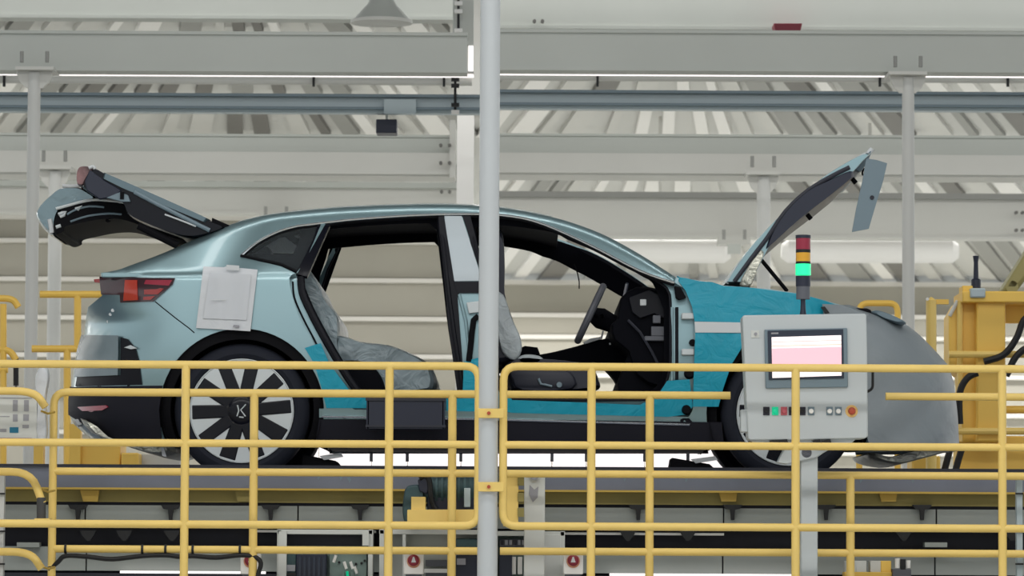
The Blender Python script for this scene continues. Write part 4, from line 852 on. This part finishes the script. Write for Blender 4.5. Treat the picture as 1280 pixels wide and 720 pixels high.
for x, y in ((420, 694), (430, 702), (438, 702), (443, 708)): mk('wire_plug', MB().tube([P(x, y, CY + .04), P(x + (3 if x > 425 else -3), y + 9, CY + .04)], .008, 8), 'white', c1)
for x, y in ((424, 703), (445, 705), (452, 704), (456, 701)): mk('terminal', MB().lathe([(0, -.01), (.007, -.01), (.007, .01), (0, .01)], P(x, y, CY + .08), 'Y', 8), 'clamp', c1)
for x in (428, 434, 440): mk('green_wire', MB().tube([P(x, 714, CY + .05), P(x + 2, 740, CY + .05)], .008, 6), 'greenb' if x == 434 else 'greenp', c1)
c2 = cabinet('white open frame cabinet with a grey back plate directly under the yellow bracket', 474, 606, 662, 'cabin')
mk('divider', MB().pbox(503, 668, 507, 740, CY - .01, .14), 'cab', c2, smooth=0)
mk('shelf_gap', MB().pbox(532, 700, 562, 708, CY + .09, .03), 'lampgrey', c2, smooth=0); mk('white_duct', MB().pbox(530, 711, 563, 716, CY + .06, .05), 'white', c2, smooth=0); mk('shelf_gap', MB().pbox(532, 716, 562, 740, CY + .09, .03), 'lampgrey', c2, smooth=0)
mk('relay_strip', MB().pbox(570, 673, 604, 684, CY + .05, .06), 'teal', c2, bevel=.003); mk('drive_unit', MB().pbox(570, 694, 604, 740, CY + .03, .1), 'navy', c2, bevel=.004); mk('module_label', MB().pbox(571, 698, 582, 706, CY + .01, .03), 'print', c2)
c3 = cabinet('open cabinet with fuse rows and a blank grey door, right of the pole', 616, 706, 664, 'greenp')
mk('blank_door', MB().pbox(672, 668, 701, 740, CY - .01, .02), 'cab', c3, bevel=.003)
mk('relay_strip', MB().pbox(624, 674, 670, 684, CY + .06, .05), 'lampgrey', c3, bevel=.003)
for i in range(8): mk('relay', MB().pbox(626 + i * 5.3, 675, 629.5 + i * 5.3, 681, CY + .04, .03), 'print' if i % 3 else 'cdark', c3, smooth=0)
mk('drive_unit', MB().pbox(624, 694, 640, 740, CY + .04, .08), 'navy', c3)
for x in (642, 650): mk('fuse_holder', MB().pbox(x - 3, 696, x + 3, 718, CY + .05, .05), 'white', c3, bevel=.003)
for x in (657, 664): mk('terminal', MB().lathe([(0, -.01), (.007, -.01), (.007, .01), (0, .01)], P(x, 702, CY + .1), 'Y', 8), 'clamp', c3)
for x, lab in ((313, 'white emergency stop box half hidden behind the yellow post left of the open cabinet'), (517, 'white emergency stop box with red button under the yellow bracket'), (716.5, 'white emergency stop box with red button right of the pole')):
    e = thing('emergency_stop_box', lab, 'switch box', tuple(P(x, 716, -.8)), 'emergency stop boxes along the conveyor')
    mk('case', MB().pbox(x - 12.5, 692, x + 12.5, 718, -.8, .08), 'white', e, bevel=.006)
    mk('yellow_disc', MB().lathe([(0, -.004), (8.4 * S(-.8), -.004), (8.4 * S(-.8), 0), (0, 0)], P(x, 701.5, -.8), 'Y', 24), mat('disc_tan', (214, 150, 120), .5), e)
    mk('red_button', MB().lathe([(0, -.03), (5 * S(-.8), -.028), (7 * S(-.8), -.018), (6 * S(-.8), -.004)], P(x, 700.5, -.8), 'Y', 24), 'crimson', e)
    mk('button_mark', MB().prism([(x - .8, 696), (x + .8, 696), (x + 3, 703), (x - 3, 703)], -.834, -.831), 'tape', e, smooth=0)
    mk('bracket', MB().pbox(x - 10, 717, x + 10, 740, -.78, .04), 'lampgrey', e, smooth=0)
bn = thing('parts_bin', 'white and yellow parts bin low down right of the control panel post', 'bin', tuple(P(1085, 735, -.6)))
for i, (xa, m) in enumerate(((1057, 'cab'), (1070, 'cab'), (1088, 'beaml'), (1101, 'yfar'))): mk('bin_cell', MB().pbox(xa, 701, xa + 13, 716, -.62 + i * .002, .12), m, bn, bevel=.003)
mk('bin_base', MB().pbox(1056, 715, 1115, 740, -.63, .16), 'yfar', bn, bevel=.004)
cm = thing('air_valve', 'small dark valve with white caps beside the parts bin', 'valve', tuple(P(1127, 735, -.65)))
mk('body', MB().pbox(1116, 711, 1139, 740, -.66, .1), 'lampgrey', cm, bevel=.006); mk('cap', MB().lathe([(0, 0), (.014, 0), (.014, .05), (0, .05)], P(1122, 710, -.64), 'Z', 12), 'white', cm); mk('cap', MB().lathe([(0, 0), (.014, 0), (.014, .04), (0, .04)], P(1135, 710, -.64), 'Z', 12), 'white', cm); mk('lever', MB().pbox(1126, 699, 1132, 712, -.66, .05), 'clamp', cm)
for x, lab, y0 in ((1275, 'slim pale upright with dark clips at the right edge', 598), (1, 'slim pale upright at the left edge', 592)):
    q = thing('upright', lab, 'post', tuple(P(x, 740, -.75)))
    mk('shaft', MB().pbox(x - 4, y0, x + 3.5, 745, -.75, .06), 'rail' if x > 100 else 'post', q, bevel=.003)
    for y in (617, 664, 705): mk('clip', MB().pbox(x - 5, y - 1, x + 4.5, y + 1, -.77, .03), 'clamp', q, smooth=0)
sg = thing('notice_board', 'white printed notice board with a teal square at the left edge', 'sign', tuple(P(20, 550, -1.15)))
mk('board', MB().prism([(-14, 487), (46, 487), (46, 550), (-14, 550)], -1.2, -1.18), 'cab', sg)
for x0, y0, x1, y1, m in ((16, 500, 22, 514, 'print'), (30, 500, 36, 514, 'print'), (16, 518, 22, 527, 'print'), (29, 518, 36, 526, 'print'), (12, 534, 23, 541, 'tealp'), (0, 536, 8, 540, 'print'), (28, 531, 36, 535, 'print'), (0, 497, 40, 498, 'print'), (0, 520, 12, 521, 'print'), (-14, 547.5, 40, 549.5, 'crimson')):
    mk('printed_mark', MB().pbox(x0, y0, x1, y1, -1.203, .003), m, sg, smooth=0)
wb = thing('wrapped_bundle', 'crumpled clear plastic wrap hanging between pole and board at left', 'wrap', tuple(P(52, 560, -.9)))
mk('wrap', MB().pillow(smoothpts([(44, 470), (54, 455), (60, 470), (56, 500), (58, 540), (52, 556), (44, 545), (46, 510)], 3, True), -1.2, -1.1, .02, .2), 'paper', wb)

# ================================================================== YELLOW MACHINES BEHIND
MY = 3.2
mc = thing('lift_station', 'tall yellow lift station with column and cables right of the covered nose', 'machine', tuple(P(1240, 590, MY)))
mk('column', MB().pbox(1221, 370, 1257, 552, MY, .3), 'yfar', mc, bevel=.01); mk('side_frame', MB().prism([(1186, 395), (1196, 378), (1222, 374), (1222, 552), (1203, 552), (1200, 470), (1186, 460)], MY + .1, MY + .4), 'yfar', mc, bevel=.01)
mk('frame_edge', MB().tube([P(1187, 395, MY + .08), P(1197, 376, MY + .08)], .012, 8), 'beaml', mc); mk('frame_edge', MB().tube([P(1200, 376, MY + .08), P(1200, 480, MY + .08)], .02, 8), 'yellow', mc)
mk('top_plate', MB().pbox(1203, 364, 1330, 378, MY - .05, .5), 'yfar', mc, bevel=.008); mk('top_lug', MB().pbox(1203, 357, 1216, 366, MY, .2), 'yfar', mc, bevel=.006)
mk('back_panel', MB().pbox(1257, 378, 1330, 404, MY + .25, .05), 'yfar', mc)
mk('crossbar', MB().tube([P(1186, 443, MY - .05), P(1330, 443, MY - .05)], 4.5 * S(MY), 10), 'yellow', mc); mk('crossbar', MB().tube([P(1196, 539, MY - .05), P(1330, 539, MY - .05)], 4.5 * S(MY), 10), 'yellow', mc)
mk('crossbar', MB().tube([P(1200, 512, MY + .2), P(1330, 512, MY + .2)], 5 * S(MY), 10), 'yfar', mc)
mk('lower_frame', MB().pbox(1196, 545, 1330, 1020, MY + .3, .2), 'yfar', mc, bevel=.01); mk('lower_frame', MB().pbox(1208, 505, 1232, 560, MY + .35, .1), 'olive', mc)
mk('base_block', MB().pbox(1140, 570, 1176, 1010, MY - .3, .3), 'yfar', mc, bevel=.01)
for pts in ([(1330, 380), (1285, 395), (1272, 420), (1262, 436), (1250, 446), (1230, 452)], [(1330, 425), (1290, 432), (1270, 446), (1258, 470)], [(1222, 466), (1210, 472), (1201, 486), (1199, 505), (1200, 530)], [(1188, 560), (1184, 575), (1180, 590)], [(1204, 556), (1198, 575), (1194, 590)]):
    mk('cable', MB().tube([P(u, v, MY - .1) for u, v in smoothpts(pts, 4)], .021, 8), 'clamp', mc)
mk('beacon', MB().lathe([(0, 0), (.03, 0), (.03, .05), (.016, .06), (.014, .16), (.02, .2), (0, .2)], P(1220, 360, MY + .1), 'Z', 12), 'navy', mc); mk('beacon_seat', MB().pbox(1213, 360, 1232, 372, MY - .08, .1), 'rail', mc, bevel=.01)
ra = thing('robot_arm', 'olive robot arm slanting in above the yellow lift station', 'robot', tuple(P(1265, 364, MY + 1)))
mk('forearm', MB().prism([(1251, 365), (1286, 310), (1330, 262), (1330, 292), (1300, 326), (1271, 365)], MY + .9, MY + 1.2), 'olivearm', ra, bevel=.03); mk('wrist', MB().lathe([(0, -.1), (.04, -.1), (.045, .1), (0, .1)], P(1263, 360, MY + 1.0), 'Y', 16), 'olivearm', ra)
bo = thing('bollard', 'yellow round bollard between covered nose and lift station', 'bollard', tuple(P(1164, 590, MY - .5)))
mk('shaft', MB().tube([P(1164, 1010, MY - .5), P(1164, 376, MY - .5)], 6.5 * S(MY), 16), 'yellow', bo); mk('cap', MB().lathe([(0, .02), (6.5 * S(MY), 0), (6.5 * S(MY), -.03)], P(1164, 375, MY - .5), 'Z', 16), 'yellow', bo); mk('bolt', MB().lathe([(0, -.02), (.01, -.02), (.01, 0), (0, 0)], P(1159, 374, MY - .55), 'Y', 8), 'white', bo); mk('side_arm', MB().pbox(1170, 374, 1186, 380, MY - .5, .05), 'yfar', bo)
def guard(label, loops, Y, r=4.0):
    g = thing('guard_rail', label, 'railing', tuple(P(loops[0][0][0], 600, Y)))
    for lp in loops: mk('tube', MB().tube(bend([P(u, v, Y) for u, v in lp], .06), r * S(Y), 10), 'yfar', g)
    return g
guard('distant yellow guard rail behind the nose cover', [[(1074, 990), (1074, 379), (1122, 379), (1122, 990)]], 5)
guard('distant yellow guard rail behind the rear bumper and pale posts', [[(50, 368), (140, 368)], [(97, 368), (97, 438)], [(40, 436), (108, 436)], [(84, 436), (84, 990)]], 5, 4.6)
gleft = guard('distant yellow guard rail with bent corner at the far left', [[(-20, 373), (16, 373), (23, 384)], [(4, 380), (4, 990)], [(-20, 437), (12, 437), (20, 450)], [(-20, 462), (10, 462)]], 5, 4.4)
ym = thing('machine_base', 'low yellow machine base behind the rear bumper', 'machine', tuple(P(130, 583, 3.5)))
mk('block', MB().pbox(88, 552, 148, 1010, 3.5, .4), 'yfar', ym, bevel=.01); mk('block', MB().pbox(149, 566, 171, 1010, 3.4, .4), 'yfar', ym, bevel=.01); mk('upright', MB().pbox(84, 530, 98, 1010, 3.45, .1), 'yfar', ym); mk('upright', MB().pbox(42, 556, 54, 580, 3.45, .1), 'yfar', ym); mk('grey_plate', MB().pbox(171, 568, 222, 1010, 3.6, .2), 'beaml', ym)
mk('sleeve', MB().tube([P(20, 448, 5), P(20, 482, 5)], 3.4 * S(5), 10), 'clamp', gleft); mk('sleeve_stub', MB().tube([P(20, 482, 5), P(20, 500, 5)], 1.5 * S(5), 8), 'lampgrey', gleft)

for o in list(bpy.data.objects):
    if '_o' in o.keys(): del o['_o']
